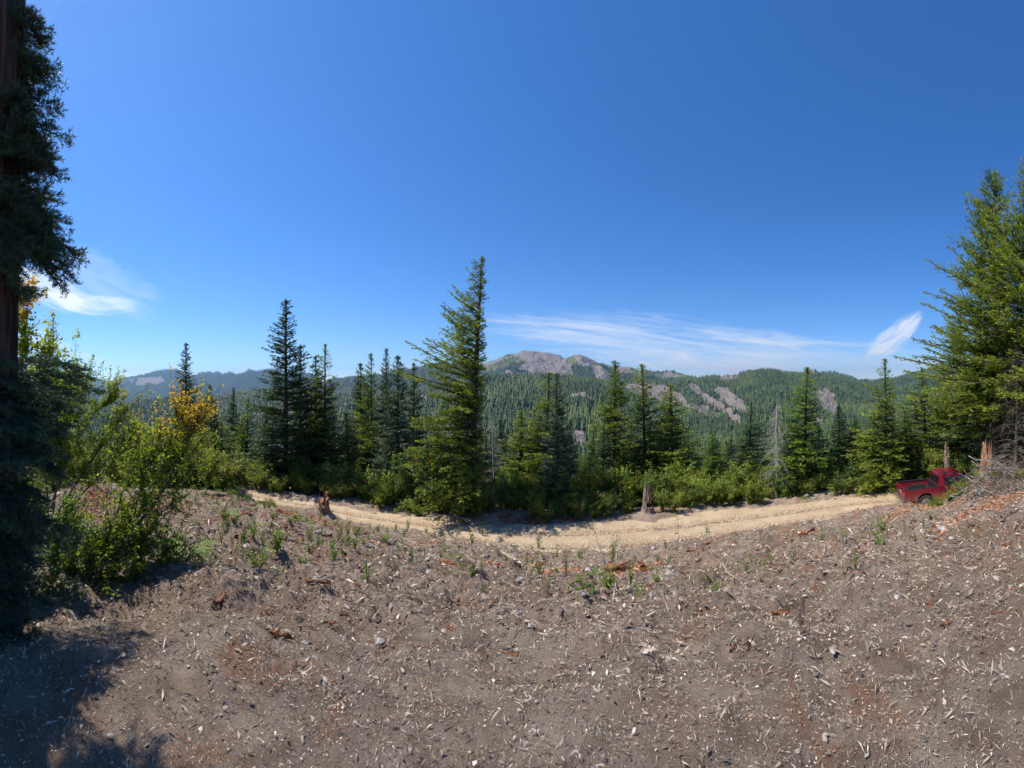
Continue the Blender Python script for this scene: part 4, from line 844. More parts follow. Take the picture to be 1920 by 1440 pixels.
    NPa = np.concatenate(NP); NDa = np.concatenate(ND); n = len(NPa)
    if n > 330000:
        kk = rg.choice(n, 330000, replace=False); NPa, NDa = NPa[kk], NDa[kk]; ti = np.concatenate(NTI)[kk]
    else: ti = np.concatenate(NTI)
    n = len(NPa)
    dr = unit(NDa); side = unit(np.cross(dr, rg.normal(size=(n, 3)))) * .0062
    V = np.stack([NPa - side * .5, NPa + dr * .030, NPa + side * .5], 1).reshape(-1, 3)
    print('near fir needles', n)
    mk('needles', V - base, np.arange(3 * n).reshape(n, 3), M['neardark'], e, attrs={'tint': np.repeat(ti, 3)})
near_fir()

# ------------------------------------------------------------------ stumps
def stump(px, d, base_py, top_py, wpx, seed, label, mat, jag=.5, taper=.5, lean=0.0, flare=.5, spikes=5, kk=40, lop=None):
    rg = np.random.default_rng(seed); x, y = pol(px, d); zb = zof(base_py, d) - .25; H = zof(top_py, d) - zb; r0 = wpx / F * d / 2
    e = empty('broken_stump', (x, y, zb)); tag(e, label, 'stump')
    S = 26; ph = np.arange(kk) * 2 * pi / kk
    hn = fbm(np.cos(ph) * 1.6 + seed, np.sin(ph) * 1.6, seed, 4, .6) + .5
    top = H * (1 - jag * np.clip(1.5 * np.abs(((ph - (lop if lop is not None else 1.0) + pi) % (2 * pi)) - pi) / pi + (hn - .5) * 1.2 + rg.uniform(-.12, .12, kk), 0, 1))
    T, PH = np.meshgrid(np.linspace(0, 1, S), ph, indexing='ij'); Z = T * top[None]
    zr = Z / H
    rad = r0 * (1 - taper * zr) * (1 + flare * np.exp(-zr * 7)) * (1 + .85 * fbm(np.cos(PH) * 4 + seed, np.sin(PH) * 4 + zr * .8, seed + 3, 4, .65)) + .04 * r0 * rg.normal(size=PH.shape)
    V = np.stack([np.cos(PH) * rad + lean * zr * H, np.sin(PH) * rad, Z], -1)
    Vi = V.copy()[::-1]; ri = .62
    cx_ = np.stack([lean * zr * H, 0 * zr, Z], -1); Vi = (cx_ + (V - cx_) * ri)[::-1]; Vi[0, :, 2] -= .04 * H
    A_ = np.concatenate([V, Vi]); idx = np.arange(A_.shape[0] * kk).reshape(-1, kk); a = idx[:-1]; b = idx[1:]
    Q = np.stack([a, np.roll(a, -1, 1), np.roll(b, -1, 1), b], -1).reshape(-1, 4)
    mk('trunk', A_.reshape(-1, 3), Q, M[mat], e)
    ps, rs = [], []
    for i in range(spikes):
        a0 = rg.uniform(0, 2 * pi) if i else (lop if lop is not None else 1.0); q = r0 * (1 - taper * .8) * rg.uniform(.2, .8); z1 = H * rg.uniform(.80, 1.0) if i else H
        c = np.array([cos(a0) * q + lean * H * .6, sin(a0) * q, 0]); t = np.linspace(0, 1, 4)[:, None]
        ps.append(c + np.array([lean * H * .2, 0, 0]) * t + np.array([0, 0, 1.]) * (H * .45 + (z1 - H * .45) * t)); rs.append(r0 * rg.uniform(.10, .22) * np.array([1, .8, .5, .06]))
    if spikes: mk('splinter', *tubes(np.array(ps), np.array(rs), 4), M[mat], e)
    return e
stump(607, 15.6, 985, 923, 27, 1, 'reddish-brown stump standing on a mound at the near edge of the road', 'stump', .35, .35, -.02, .7, 3)
stump(1215, 18.1, 966, 904, 24, 2, 'jagged weathered stump on the far side of the road in the middle', 'stumpg', .62, .55, .0, .6, 10, lop=2.0)
stump(1776, 23.6, 895, 829, 12, 3, 'slender reddish broken trunk standing right behind the truck cab', 'stumpg', .35, .3, -.02, .2, 3)
stump(1853, 16.6, 897, 823, 38, 4, 'bright orange rotten stump with splintered top, right of the truck', 'stump', .55, .5, .0, .8, 6, lop=1.9)
stump(1478, 21.5, 925, 908, 14, 5, 'small pale pinkish stump in the shrubs right of the dead grey tree', 'stumpg', .4, .3, 0, .5, 2)
stump(845, 17.6, 985, 965, 9, 6, 'small red rotten stub at the foot of the tall lopsided conifer', 'redwood', .5, .3, 0, .6, 2)

# ------------------------------------------------------------------ loose things on the clearing
def lump_mesh(seed, sx, sy, sz, mat, name='stone'):
    rg = np.random.default_rng(seed); nu, nv = 9, 6
    U, W = np.meshgrid(np.arange(nu) * 2 * pi / nu, np.linspace(.12, pi - .12, nv)); r = 1 + .30 * rg.uniform(-1, 1, U.shape)
    V = np.stack([r * np.sin(W) * np.cos(U) * sx, r * np.sin(W) * np.sin(U) * sy, r * np.cos(W) * sz], -1).reshape(-1, 3)
    idx = np.arange(nu * nv).reshape(nv, nu); a = idx[:-1]; b = idx[1:]; Q = np.stack([a, np.roll(a, -1, 1), np.roll(b, -1, 1), b], -1).reshape(-1, 4)
    V = np.concatenate([V, [[0, 0, sz * .9], [0, 0, -sz * .9]]]); n = nu * nv
    T = [(j, (j + 1) % nu, n) for j in range(nu)] + [((nv - 1) * nu + (j + 1) % nu, (nv - 1) * nu + j, n + 1) for j in range(nu)]
    o = mk(name, V, [Q, np.array(T)], mat, link=False); return o.data
def stick_mesh(seed, L, r, bend, mat, forks=2, name='stick'):
    rg = np.random.default_rng(seed); S = 8; t = np.linspace(0, 1, S)
    p = np.stack([(t - .5) * L, np.cumsum(rg.normal(0, bend, S)) * L, .04 + np.cumsum(rg.normal(0, bend * .6, S)) * L], 1); ps = [p]; rs = [r * (1.1 - .75 * t)]
    for f in range(forks):
        i = rg.integers(2, 6); dr = np.array([rg.uniform(.3, 1), rg.uniform(-1, 1), rg.uniform(-.1, .8)]); l = L * rg.uniform(.2, .4)
        ps.append(p[i] + dr * (t * l)[:, None] + rg.normal(0, bend * .3, (S, 3)) * l); rs.append(r * .6 * (1.1 - .8 * t))
    V, Q = tubes(np.array(ps), np.array(rs), 5); o = mk(name, V, Q, mat, link=False); return o.data
def slab_mesh(seed, L, Wd, T, mat):
    """a torn piece of wood: a ragged core with splinters lying along it"""
    rg = np.random.default_rng(seed); S, k = 10, 7; t = np.linspace(-.5, .5, S); V = []
    for i, tt in enumerate(t):
        wv = Wd * (1 - abs(tt) ** 1.5 * 2.0) * rg.uniform(.45, 1.15); off = rg.normal(0, Wd * .3)
        for a_ in range(k): V.append((tt * L + rg.normal(0, .03), off + wv * cos(a_ * 2 * pi / k) * rg.uniform(.6, 1.3), T * sin(a_ * 2 * pi / k) * rg.uniform(.4, 1.5) + T * .3))
    idx = np.arange(S * k).reshape(S, k); a = idx[:-1]; b = idx[1:]; Q = np.stack([a, np.roll(a, -1, 1), np.roll(b, -1, 1), b], -1).reshape(-1, 4)
    n = 9; p = np.stack([rg.uniform(-.5, .4, n) * L, rg.normal(0, Wd * .8, n), rg.uniform(0, T, n)], 1); dr = np.stack([rg.uniform(.5, 1, n), rg.normal(0, .35, n), rg.uniform(-.1, .35, n)], 1) * L * .35
    q = np.stack([p, p + dr * .5, p + dr], 1); SV, SQ = tubes(q, np.tile([T * .35, T * .28, T * .04], (n, 1)), 4)
    V, Q = merge([(np.array(V), Q), (SV, SQ)]); o = mk('wood', V, Q, mat, link=False); return o.data
def put(name, me, x, y, dz, rz, s, label, cat, group=None, tilt=(0, 0)):
    o = bpy.data.objects.new(name, me); COL.objects.link(o); o.location = (x, y, g1(x, y) + dz); o.rotation_euler = (tilt[0], tilt[1], rz); o.scale = (s,) * 3 if not isinstance(s, tuple) else s
    tag(o, label, cat, group); return o
stones = [lump_mesh(i, .15, .11, .065, M['stone']) for i in range(5)]
M['stick'] = barkmat('fallen_stick_wood', (.15, .115, .085), (.40, .33, .26), 14, 4, .3)
sticks = [stick_mesh(10 + i, .9, [.011, .008][i % 2], [.03, .045][i % 2], M['stick'], [3, 1, 4][i % 3]) for i in range(6)]
darkst = [stick_mesh(30 + i, .8, .018, .07, M['trunk'], 2) for i in range(4)]
slabs = [slab_mesh(50 + i, .7, .085, .05, M['redwood']) for i in range(4)]
pales = [slab_mesh(60 + i, .5, .035, .02, M['palewood']) for i in range(4)]
# ones that can be singled out
put('stone', stones[0], *pol(917, 7.9), .05, .4, 1.2, 'largest pale grey stone in the centre of the clearing, amid red rotten wood', 'stone')
put('stone', stones[1], *pol(1106, 7.5), .04, 1.4, 1.0, 'white stone left of the long red log of rotten wood', 'stone')
put('stone', stones[2], *pol(867, 9.6), .05, 2.4, .9, 'pale stone by the tuft of green sprouts near the road', 'stone')
put('stone', stones[3], *pol(1413, 20.2), .10, .2, 2.2, 'big tan boulder on the far shoulder of the road', 'boulder')
put('stone', stones[4], *pol(1513, 21.0), .08, .2, 1.2, 'white rock on the far shoulder, right of the tan boulder', 'boulder')
put('stone', stones[1], *pol(1770, 7.8), .04, 2.2, 1.0, 'white stone at the lower right below the red soil streak', 'stone')
put('stone', stones[2], *pol(1836, 10.8), .06, .2, 1.5, 'grey stone beside the long pale branch on the right', 'stone')
put('stone', stones[0], *pol(264, 10.3), .05, .9, 1.3, 'grey rock lying by the bare stick under the orange-leaved shrub', 'stone')
put('rotten_log', slabs[0], *pol(1175, 7.6), .07, -.45, (1.15, 1.2, 1.4), 'long red log of rotten wood in the centre foreground', 'log')
put('rotten_log', slabs[1], *pol(945, 7.8), .05, .6, (1.0, 1.3, 1.0), 'broken red rotten wood right of the largest pale stone', 'log')
put('rotten_log', slabs[2], *pol(1505, 10.6), .05, .15, (1.6, .8, .8), 'flat reddish split log in the right half of the clearing', 'log')
put('rotten_log', slabs[3], *pol(1728, 15.6), .03, 1.0, (1.5, 3.0, 1.5), 'orange heap of rotten wood in front of the truck rear wheel', 'log')
put('rotten_log', slabs[0], *pol(540, 12.0), .05, 2.9, (1.5, 1.0, 1.0), 'red-brown rotten log left of the mound with the stump', 'log')
put('split_wood', pales[0], *pol(958, 6.9), .04, -.9, (1.3, 1.2, 1.2), 'pale splinter lying below the broken red wood', 'wood piece')
put('split_wood', pales[1], *pol(1052, 7.4), .04, -.8, (1.1, 1.3, 1.2), 'forked pale splinter left of the white stone', 'wood piece')
put('fallen_branch', sticks[0], *pol(1880, 10.2), .06, .35, (2.2, 2.2, 2.0), 'long pale fallen branch at the right edge', 'branch')
put('fallen_branch', sticks[1], *pol(676, 5.6), .06, 1.3, .9, 'bleached curved stick at the bottom, left of centre', 'branch')
put('fallen_branch', sticks[2], *pol(292, 10.2), .08, .7, 1.1, 'bare pale stick leaning by the grey rock', 'branch')
put('fallen_branch', darkst[1], *pol(1900, 6.5), .07, -.5, .9, 'dark forked stick near the right edge', 'branch')
put('fallen_branch', darkst[2], *pol(1818, 8.0), .08, 1.2, .7, 'upright curved dark root on the red soil streak', 'branch')
rg = np.random.default_rng(99)
def scatter(n, pr, dr, reject=True):
    out = []
    while len(out) < n:
        px = rg.uniform(*pr); u = rg.uniform(0, 1); d = dr[0] * (dr[1] / dr[0]) ** (u ** .85); dn = float(np.interp(px2th(px), _thn, DN))
        if d < dn - .2: out.append((px, d))
    return out
for k, (px, d) in enumerate(scatter(130, (300, 1930), (2.2, 17))):
    put('stone', stones[k % 5], *pol(px, d), .01, rg.uniform(0, 6), float(rg.uniform(.2, .8) * min(1, d / 8)), 'small pale stone ' + where(px, rowof(px, d), GMK), 'stone', 'small stones on the clearing')
for k, (px, d) in enumerate(scatter(190, (320, 1930), (1.9, 17))):
    put('fallen_stick', sticks[k % 6], *pol(px, d), .02, rg.uniform(0, 6.3), float(rg.uniform(.3, 1.0) * min(1, d / 8)), 'thin grey stick ' + where(px, rowof(px, d), GMK), 'stick', 'grey sticks on the clearing', (rg.uniform(-.25, .25), rg.uniform(-.3, .3)))
for k, (px, d) in enumerate(scatter(70, (320, 1930), (3.0, 16))):
    put('dark_stick', darkst[k % 4], *pol(px, d), .02, rg.uniform(0, 6.3), float(rg.uniform(.2, .6) * min(1, d / 7)), 'short dark stick ' + where(px, rowof(px, d), GMK), 'stick', 'dark sticks on the clearing', (rg.uniform(-.25, .25), rg.uniform(-.5, .5)))
for k, (px, d) in enumerate(scatter(110, (330, 1930), (2.2, 17))):
    put('wood_chunk', slabs[k % 4], *pol(px, d), .0, rg.uniform(0, 6.3), tuple(float(v) for v in rg.uniform(.3, .9) * rg.uniform(.7, 1.3, 3) * min(1, d / 8)), 'small red-brown wood chunk ' + where(px, rowof(px, d), GMK), 'wood piece', 'rotten wood chunks on the clearing')
for k, (px, d) in enumerate(scatter(150, (330, 1930), (1.9, 17))):
    put('wood_splinter', pales[k % 4], *pol(px, d), .02, rg.uniform(0, 6.3), float(rg.uniform(.2, .6) * min(1, d / 7)), 'pale wood splinter ' + where(px, rowof(px, d), GMK), 'wood piece', 'pale splinters on the clearing', (0, rg.uniform(-.25, .25)))
for k in range(60):                         # rubble along the far shoulder
    px = rg.uniform(620, 1640); d = dfp(px) + rg.uniform(.2, 1.3)
    if k % 3 == 0: put('stone', stones[k % 5], *pol(px, d), .01, rg.uniform(0, 6), float(rg.uniform(.3, .9)), 'stone on the far road shoulder ' + where(px, 0, LMK), 'stone', 'stones on the far road shoulder')
    else: put('fallen_stick', (sticks + darkst)[k % 10], *pol(px, d), .03, rg.uniform(0, 6), float(rg.uniform(.4, 1.0)), 'stick on the far road shoulder ' + where(px, 0, LMK), 'stick', 'sticks on the far road shoulder')

for k in range(14):
    px = rg.uniform(935, 1085); put('wood_chunk', slabs[k % 4], *pol(px, dfp(px) + rg.uniform(.6, 1.5)), .02, rg.uniform(-.5, .5), (float(rg.uniform(.6, 1.2)), 1.4, 1.0), 'red rotten wood on the far road shoulder ' + where(px, 0, LMK), 'wood piece', 'red rotten wood on the far road shoulder')
# slash pile right of the truck
paleb = [stick_mesh(90 + i, 1.8, .016, .05, M['dead'], 6) for i in range(7)]
piles = [stick_mesh(80 + i, 1.8, .017, .05, M['brush'], 6) for i in range(7)]
for k in range(90):
    px = rg.normal(1862, 27); d = rg.uniform(10.0, 13.8); x, y = pol(px, d)
    h = max(0, 1.0 - abs(px - 1862) / 60) * rg.uniform(0, .85)
    put('dead_branch', (piles if k % 4 else paleb)[k % 7], x, y, h + .03, rg.uniform(-.9, .9) + R(-60), float(rg.uniform(.4, .95)), 'dead branch in the ' + ('left end' if px < 1840 else 'middle' if px < 1880 else 'right end') + ' of the brush pile, ' + ('low' if h < .15 else 'high') + (' and near' if d < 11.8 else ' and far'), 'branch', 'branches of the brush pile right of the truck', (rg.uniform(-.6, .6), rg.uniform(-.5, .9)))
for k in range(14):
    px = rg.normal(1866, 34); shrub(px, rg.uniform(12, 15.5), rg.uniform(.25, .45), [0, 1, 3][k % 3], 1.1, ['bright green', 'yellow-green', 'reddish'][k % 3] + ' sprig of shrub in the brush pile, ' + where(px, 0, LMK), 'shrubs in the brush pile')
for (px, d, s) in [(1760, 15.6, .42), (1745, 15.4, .35), (1780, 15.8, .45), (1798, 16.2, .5), (1812, 16.0, .45), (1835, 16.6, .6)]:
    shrub(px, d, s, 1, 1.2, 'low green shrub before the truck doors, ' + where(px, 0, LMK), 'low shrubs in front of the truck')

# ------------------------------------------------------------------ sprouts, ferns, herbs on the clearing
def sprout_mesh(seed, h=.35, n=60, spread=.16, leaf=.05):
    rg = np.random.default_rng(seed); st = 7; az = rg.uniform(0, 6.28, st); S = np.linspace(0, 1, 4); o_ = spread * rg.uniform(.2, 1, st); hh = h * rg.uniform(.6, 1.1, st)
    Pb = np.stack([np.cos(az)[:, None] * o_[:, None] * S, np.sin(az)[:, None] * o_[:, None] * S, hh[:, None] * S], -1)
    SV, SQ = tubes(Pb, np.tile([.005, .004, .003, .002], (st, 1)), 3)
    bi = rg.integers(0, st, n); v = rg.uniform(.25, 1, n)[:, None]; p = Pb[bi, 0] * (1 - v) + Pb[bi, 3] * v
    V, T = leaves(p, rg.normal(0, .6, (n, 3)) + np.array([0, 0, 1.]), leaf * rg.uniform(.7, 1.6, n), leaf * .55 * rg.uniform(.7, 1.2, n), rg)
    a = mk('stem', SV, SQ, M['sprout'], link=False, attrs={'tint': np.full(len(SV), .2)}); b = mk('foliage', V, T, M['sprout'], link=False, attrs={'tint': np.repeat(rg.uniform(.1, 1, n), 4), 'alt': np.repeat((rg.uniform(size=n) < .12) * .8, 4)})
    return a.data, b.data
def fern_mesh(seed, nf=6, L=.42):
    rg = np.random.default_rng(seed); pos, dr, ln, wd, lines = [], [], [], [], []
    for f in range(nf):
        az = rg.uniform(0, 6.28); h = np.array([cos(az), sin(az), 0]); sd = np.array([-sin(az), cos(az), 0]); t = np.linspace(0, 1, 14)
        c = h * (L * t)[:, None] + np.array([0, 0, 1.]) * (L * (.9 * t - .75 * t * t))[:, None]; lines.append(c[::2])
        for i in range(2, 14):
            for sg in (-1, 1): pos.append(c[i]); dr.append(sd * sg + h * .35); ln.append(.13 * L / .42 * (1.08 - t[i]) * 1.1 + .01); wd.append(.030)
    V, Q = needles(np.array(pos), np.array(dr), np.array(ln), np.array(wd), rg, 8.0)
    a = tubes(np.array(lines), np.full((nf, 7), .003), 3)
    s = mk('stem', a[0], a[1], M['sprout'], link=False, attrs={'tint': np.full(len(a[0]), .3)}); b = mk('frond', V, Q, M['sprout'], link=False, attrs={'tint': np.full(len(V), .75)})
    return s.data, b.data
SP = [sprout_mesh(300 + i, h=[.28, .38, .22, .5, .32][i], n=[50, 60, 70, 40, 80][i], spread=[.14, .12, .2, .1, .22][i]) for i in range(5)]
FN = [fern_mesh(320 + i) for i in range(3)]
def plant(px, d, s, pr, name, label, cat, group=None, parts=('stem', 'foliage')):
    x, y = pol(px, d); e = empty(name, (x, y, g1(x, y) - .01), random.uniform(0, 6.28)); e.scale = (s, s, s); tag(e, label, cat, group)
    for nm, me in zip(parts, pr):
        o = bpy.data.objects.new(nm, me); COL.objects.link(o); o.parent = e
    return e
plant(352, 5.0, 1.15, FN[0], 'fern', 'bright green fern at the bottom beside the dense low shrub', 'fern', parts=('stem', 'frond'))
plant(420, 9.0, 1.2, FN[1], 'fern', 'small fern on the bare ground below the road end', 'fern', parts=('stem', 'frond'))
plant(563, 10.8, 1.1, FN[2], 'fern', 'pale fern left of the mound with the stump', 'fern', parts=('stem', 'frond'))
plant(178, 5.4, 1.3, FN[2], 'fern', 'bright fern among the stems of the leaning shrub', 'fern', parts=('stem', 'frond'))
for i, (px, py, s, k, lb) in enumerate([(520, 1040, 1.7, 4, 'leafy yellow-green clump left of centre, largest on the bare ground'), (487, 1065, 1.4, 2, 'yellowing low clump just left of the largest one'),
    (512, 1105, 1.2, 0, 'green sprout clump at the bottom below the yellow-green clump'), (1140, 1108, 1.3, 4, 'dense green sprout at the bottom centre'), (1095, 1115, 1.4, 2, 'dark green leafy sprout at the bottom, left of the dense one'),
    (1150, 1048, 1.6, 3, 'tall dark sprout below the near edge of the road'), (1655, 1002, 1.5, 4, 'round green clump on the right slope'), (1650, 1022, 1.3, 2, 'yellow-green low clump just below the round one'),
    (1745, 972, 1.2, 0, 'blue-green sprout on the right slope near the truck'), (765, 995, 1.3, 3, 'green sprouts at the near road edge, left'), (708, 998, .9, 4, 'small bright clump on the slope below the left road'),
    (1520, 988, 1.0, 4, 'small green clump at the near edge of the road, right'), (1380, 1003, .8, 0, 'little sprout at the near road edge right of centre'), (905, 1008, 1.3, 3, 'pale tall sprout at the near road edge, centre left'), (885, 1022, 1.3, 1, 'bright sprout beside the pale tall one at the road edge'),
    (1010, 1030, 1.4, 1, 'light green tuft at the near road edge, centre'), (1325, 1000, 1.0, 3, 'thin-stemmed sprout reaching over the road, right of centre')]):
    # distance where the ground meets this row
    dd = np.geomspace(3, 17, 200); xs, ys = dd * sin((px - CX) / F), dd * cos((px - CX) / F); rows = HY - gz(xs, ys) / dd * F
    d = float(dd[np.argmin(np.abs(rows - py))]); plant(px, d, s, SP[k], 'sprout', lb, 'plant')
for k, (px, d) in enumerate(scatter(95, (300, 1900), (4.5, 17.5))):
    plant(px, d, float(rg.uniform(.35, .9)) * (1.2 if px < 700 else .9), SP[k % 5], 'sprout', ['tall', 'slim', 'broad', 'sparse', 'full'][k % 5] + ' green sprout ' + where(px, rowof(px, d), GMK), 'plant', 'green sprouts on the clearing')
for k in range(130):                        # more sprouts on the left half
    px = rg.uniform(310, 800) if k < 100 else rg.uniform(820, 1250); d = float(rg.uniform(5.5, 15)) if k < 100 else float(rg.uniform(5.5, 13)); plant(px, d, float(rg.uniform(.5, 1.1)), SP[k % 5], 'sprout', ['tall', 'slim', 'broad', 'sparse', 'full'][k % 5] + ' green sprout ' + where(px, rowof(px, d), GMK), 'plant', 'green sprouts on the clearing')
for k in range(55):                         # green weeds by the left end of the road
    px = rg.uniform(300, 520); d = float(np.interp(px2th(px), _thn, DN)) - rg.uniform(.3, 6)
    plant(px, d, float(rg.uniform(.7, 1.4)), SP[k % 5], 'weed', ['tall', 'slim', 'broad', 'sparse', 'full'][k % 5] + ' green weed ' + where(px, rowof(px, d), GMK), 'plant', 'weeds near the left end of the road')
for k in range(26):                         # weeds on the far shoulder
    px = rg.uniform(430, 1650); plant(px, dfp(px) + rg.uniform(.9, 1.8), float(rg.uniform(.8, 1.5)), SP[k % 5], 'weed', ['tall', 'slim', 'broad', 'sparse', 'full'][k % 5] + ' weed on the far shoulder ' + where(px, 0, LMK), 'plant', 'weeds on the far road shoulder')
# bare upright saplings in front of the road
def sapling(px, d, base_py, pts, label, seed):
    rg = np.random.default_rng(seed); L = np.array([P(a, b, d) for a, b in pts]); L[0][2] = g1(L[0][0], L[0][1]) - .03
    e = empty('sapling', tuple(L[0])); tag(e, label, 'sapling'); u = np.linspace(0, len(pts) - 1, 10); q = np.stack([np.interp(u, np.arange(len(pts)), L[:, c]) for c in range(3)], 1)
    tw = []; 
    for i in range(3, 10): tw.append(np.array([q[i], q[i] + rg.normal(0, .05, 3) + [0, 0, .04], q[i] + rg.normal(0, .09, 3) + [0, 0, .10]]))
    V, Q = merge([tubes(q[None], np.linspace(.007, .003, 10)[None], 4), tubes(np.array(tw), np.tile([.004, .003, .002], (len(tw), 1)), 3)]); mk('stem', V - L[0], Q, M['dead'], e)
    n = 22; p = q[rg.integers(6, 10, n)] + rg.normal(0, .04, (n, 3)) - L[0]; V, T = leaves(p, rg.normal(0, 1, (n, 3)), np.full(n, .04), np.full(n, .025), rg)
    mk('foliage', V, T, M['sprout'], e, attrs={'tint': np.repeat(rg.uniform(0, .8, n), 4), 'alt': np.zeros(4 * n)})
sapling(1270, 7.5, 1128, [(1268, 1112), (1272, 1020), (1271, 960)], 'tall straight bare sapling in front of the road, right of centre', 1)
sapling(1140, 9.5, 1040, [(1138, 1048), (1118, 1005), (1108, 978)], 'bent dark sapling leaning left across the road', 2)
sapling(1320, 9.0, 1060, [(1300, 1058), (1318, 1015), (1332, 990)], 'thin sapling with a leafy tip leaning right over the road', 3)
sapling(1155, 9.3, 1040, [(1152, 1045), (1153, 1025), (1160, 1012)], 'short dark twig sapling beside the bent one', 4)

# ------------------------------------------------------------------ loose chips (nobody could count them)
def chips(name, n, pr, dr, smin, smax, palette, seed, power=.9, clump=0.0, lift=.008):
    rg = np.random.default_rng(seed); px = rg.uniform(*pr, n); d = dr[0] * (dr[1] / dr[0]) ** (rg.uniform(0, 1, n) ** power)
    th = px2th(px); dn, df, _ = edges(th); keep = d < dn + .15 + rg.exponential(.35, n); keep &= rg.uniform(size=n) < .55 + 1.6 * np.clip(fbm(d * np.sin(th) * 1.7, d * np.cos(th) * 1.7, 60 + seed, 4, .6) + .12, 0, .6)
    if clump: keep &= fbm(d * np.sin(th) * .8, d * np.cos(th) * .8, seed, 3) > clump
    th, d = th[keep], d[keep]; n = len(d); x, y = d * np.sin(th), d * np.cos(th); z = gz(x, y) + lift
    s = smin * (smax / smin) ** (rg.uniform(0, 1, n) ** 3.0) * np.clip(d / 6.5, .25, 1.2); thin = rg.uniform(size=n) < .6; asp = np.where(thin, rg.uniform(.04, .14, n), rg.uniform(.25, .6, n)); s = np.where(thin, s * 1.3, s * .75); az = rg.uniform(0, 6.28, n); tilt = rg.normal(0, .4, n)
    ax = np.stack([np.cos(az) * np.cos(tilt), np.sin(az) * np.cos(tilt), np.sin(tilt)], 1); sd = unit(np.cross(ax, np.array([0, 0, 1.]) + rg.normal(0, .45, (n, 3)))); up = np.cross(sd, ax)
    c = np.stack([x, y, z + s * np.abs(np.sin(tilt)) * .4], 1); a = ax * (s / 2)[:, None]; b = sd * (s * asp / 2)[:, None]; u = up * (s * .12)[:, None]; sk = ax * (s * rg.uniform(-.3, .3, n))[:, None]
    V = np.stack([c - a, c + b + u + sk, c + a, c - b + u * .3 + sk * .5], 1).reshape(-1, 3); i = np.arange(n)[:, None] * 4
    T = np.concatenate([i + [0, 1, 3], i + [1, 2, 3]])
    pal = np.array([p[:3] for p in palette]); w_ = np.array([p[3] for p in palette]); ci = rg.choice(len(pal), n, p=w_ / w_.sum())
    col = pal[ci] * rg.uniform(.65, 1.35, (n, 1))
    return tag(mk(name, V, T, M['chip'], color=np.repeat(np.clip(col, 0, .85), 4, 0)), kind='stuff')
PAL = [(.33, .24, .175, 4), (.46, .36, .27, 3.0), (.58, .48, .38, 1.5), (.12, .085, .065, 3.4), (.38, .19, .11, 1.8), (.62, .57, .51, .35), (.27, .18, .13, 2.5)]
chips('wood_chips', 400000, (-60, 1980), (1.1, 20), .016, .10, PAL, 1, .80)
chips('rotten_wood_crumbs', 60000, (200, 1960), (3.0, 19), .02, .10, [(.37, .17, .09, 3), (.27, .11, .055, 2), (.46, .28, .17, 1)], 3, .85, .13)
chips('twig_litter', 40000, (-60, 1980), (1.4, 19), .07, .22, [(.30, .25, .205, 3), (.12, .09, .07, 3), (.46, .39, .31, 1.0)], 2, .85)
def heap(name, spots, n, palette, seed, smin=.03, smax=.16):
    rg = np.random.default_rng(seed); c_ = []
    for (px, d, rad) in spots:
        x0, y0 = pol(px, d); m = int(n * rad * rad); q = rg.normal(0, rad * .5, (m, 2)) * np.array([1.3, .8]); c_.append(np.stack([x0 + q[:, 0], y0 + q[:, 1], rg.uniform(0, .12, m) * np.exp(-(q ** 2).sum(1) / rad ** 2)], 1))
    c = np.concatenate(c_); n = len(c); c[:, 2] += gz(c[:, 0], c[:, 1]) + .01
    s = smin * (smax / smin) ** rg.uniform(0, 1, n) ** 2; az = rg.uniform(0, 6.28, n); tl = rg.normal(0, .5, n); ax = np.stack([np.cos(az) * np.cos(tl), np.sin(az) * np.cos(tl), np.sin(tl)], 1)
    sd = unit(np.cross(ax, np.array([0, 0, 1.]) + rg.normal(0, .6, (n, 3)))); up = np.cross(sd, ax); w_ = s * rg.uniform(.12, .4, n)
    V = np.stack([c - ax * (s / 2)[:, None], c + sd * (w_ / 2)[:, None] + up * (w_ * .4)[:, None], c + ax * (s / 2)[:, None], c - sd * (w_ / 2)[:, None] + up * (w_ * .2)[:, None]], 1).reshape(-1, 3); i = np.arange(n)[:, None] * 4
    pal = np.array(palette)[rg.integers(0, len(palette), n)] * rg.uniform(.7, 1.3, (n, 1))
    return tag(mk(name, V, np.concatenate([i + [0, 1, 3], i + [1, 2, 3]]), M['chip'], color=np.repeat(pal, 4, 0)), kind='stuff')
heap('torn_rotten_wood', [(1725, 15.5, 1.0), (1700, 15.8, .6), (1840, 11.6, .8), (1750, 13.5, .6), (1800, 12.8, .5), (1855, 8.6, .6), (950, 7.8, .5), (975, 7.6, .4), (1100, 7.6, .35), (1180, 7.4, .45), (1505, 10.7, .5), (1460, 11.2, .4), (635, 13.4, .8), (540, 12, .8),
  (500, 10.2, .5), (325, 10.0, .8), (290, 9.2, .6), (180, 9.5, .9), (160, 8.4, .7), (880, 8.0, .3), (1340, 12.0, .4), (1600, 14.2, .5), (1020, 17.6, .8), (960, 17.4, .8), (800, 11.8, .5), (700, 8.0, .3), (1010, 7.2, .7), (920, 8.6, .6), (1800, 8.2, .9), (1880, 9.0, .9), (1560, 9.0, .5), (590, 11.4, .8), (420, 12.5, .7), (1240, 9.2, .4), (1680, 12.0, .6)], 1700, [(.42, .18, .09), (.30, .12, .06), (.55, .32, .19), (.36, .20, .13)], 4)
rgv = np.random.default_rng(8); n_ = 9000; px_ = rgv.uniform(430, 1720, n_); dd_ = np.interp(px2th(px_), _thn, DN) + rgv.uniform(0, 1, n_) * (np.interp(px2th(px_), _thn, DF) - np.interp(px2th(px_), _thn, DN))
a_ = px2th(px_); c_ = np.stack([dd_ * np.sin(a_), dd_ * np.cos(a_), np.full(n_, ZR + .01)], 1); s_ = rgv.uniform(.01, .045, n_)[:, None]
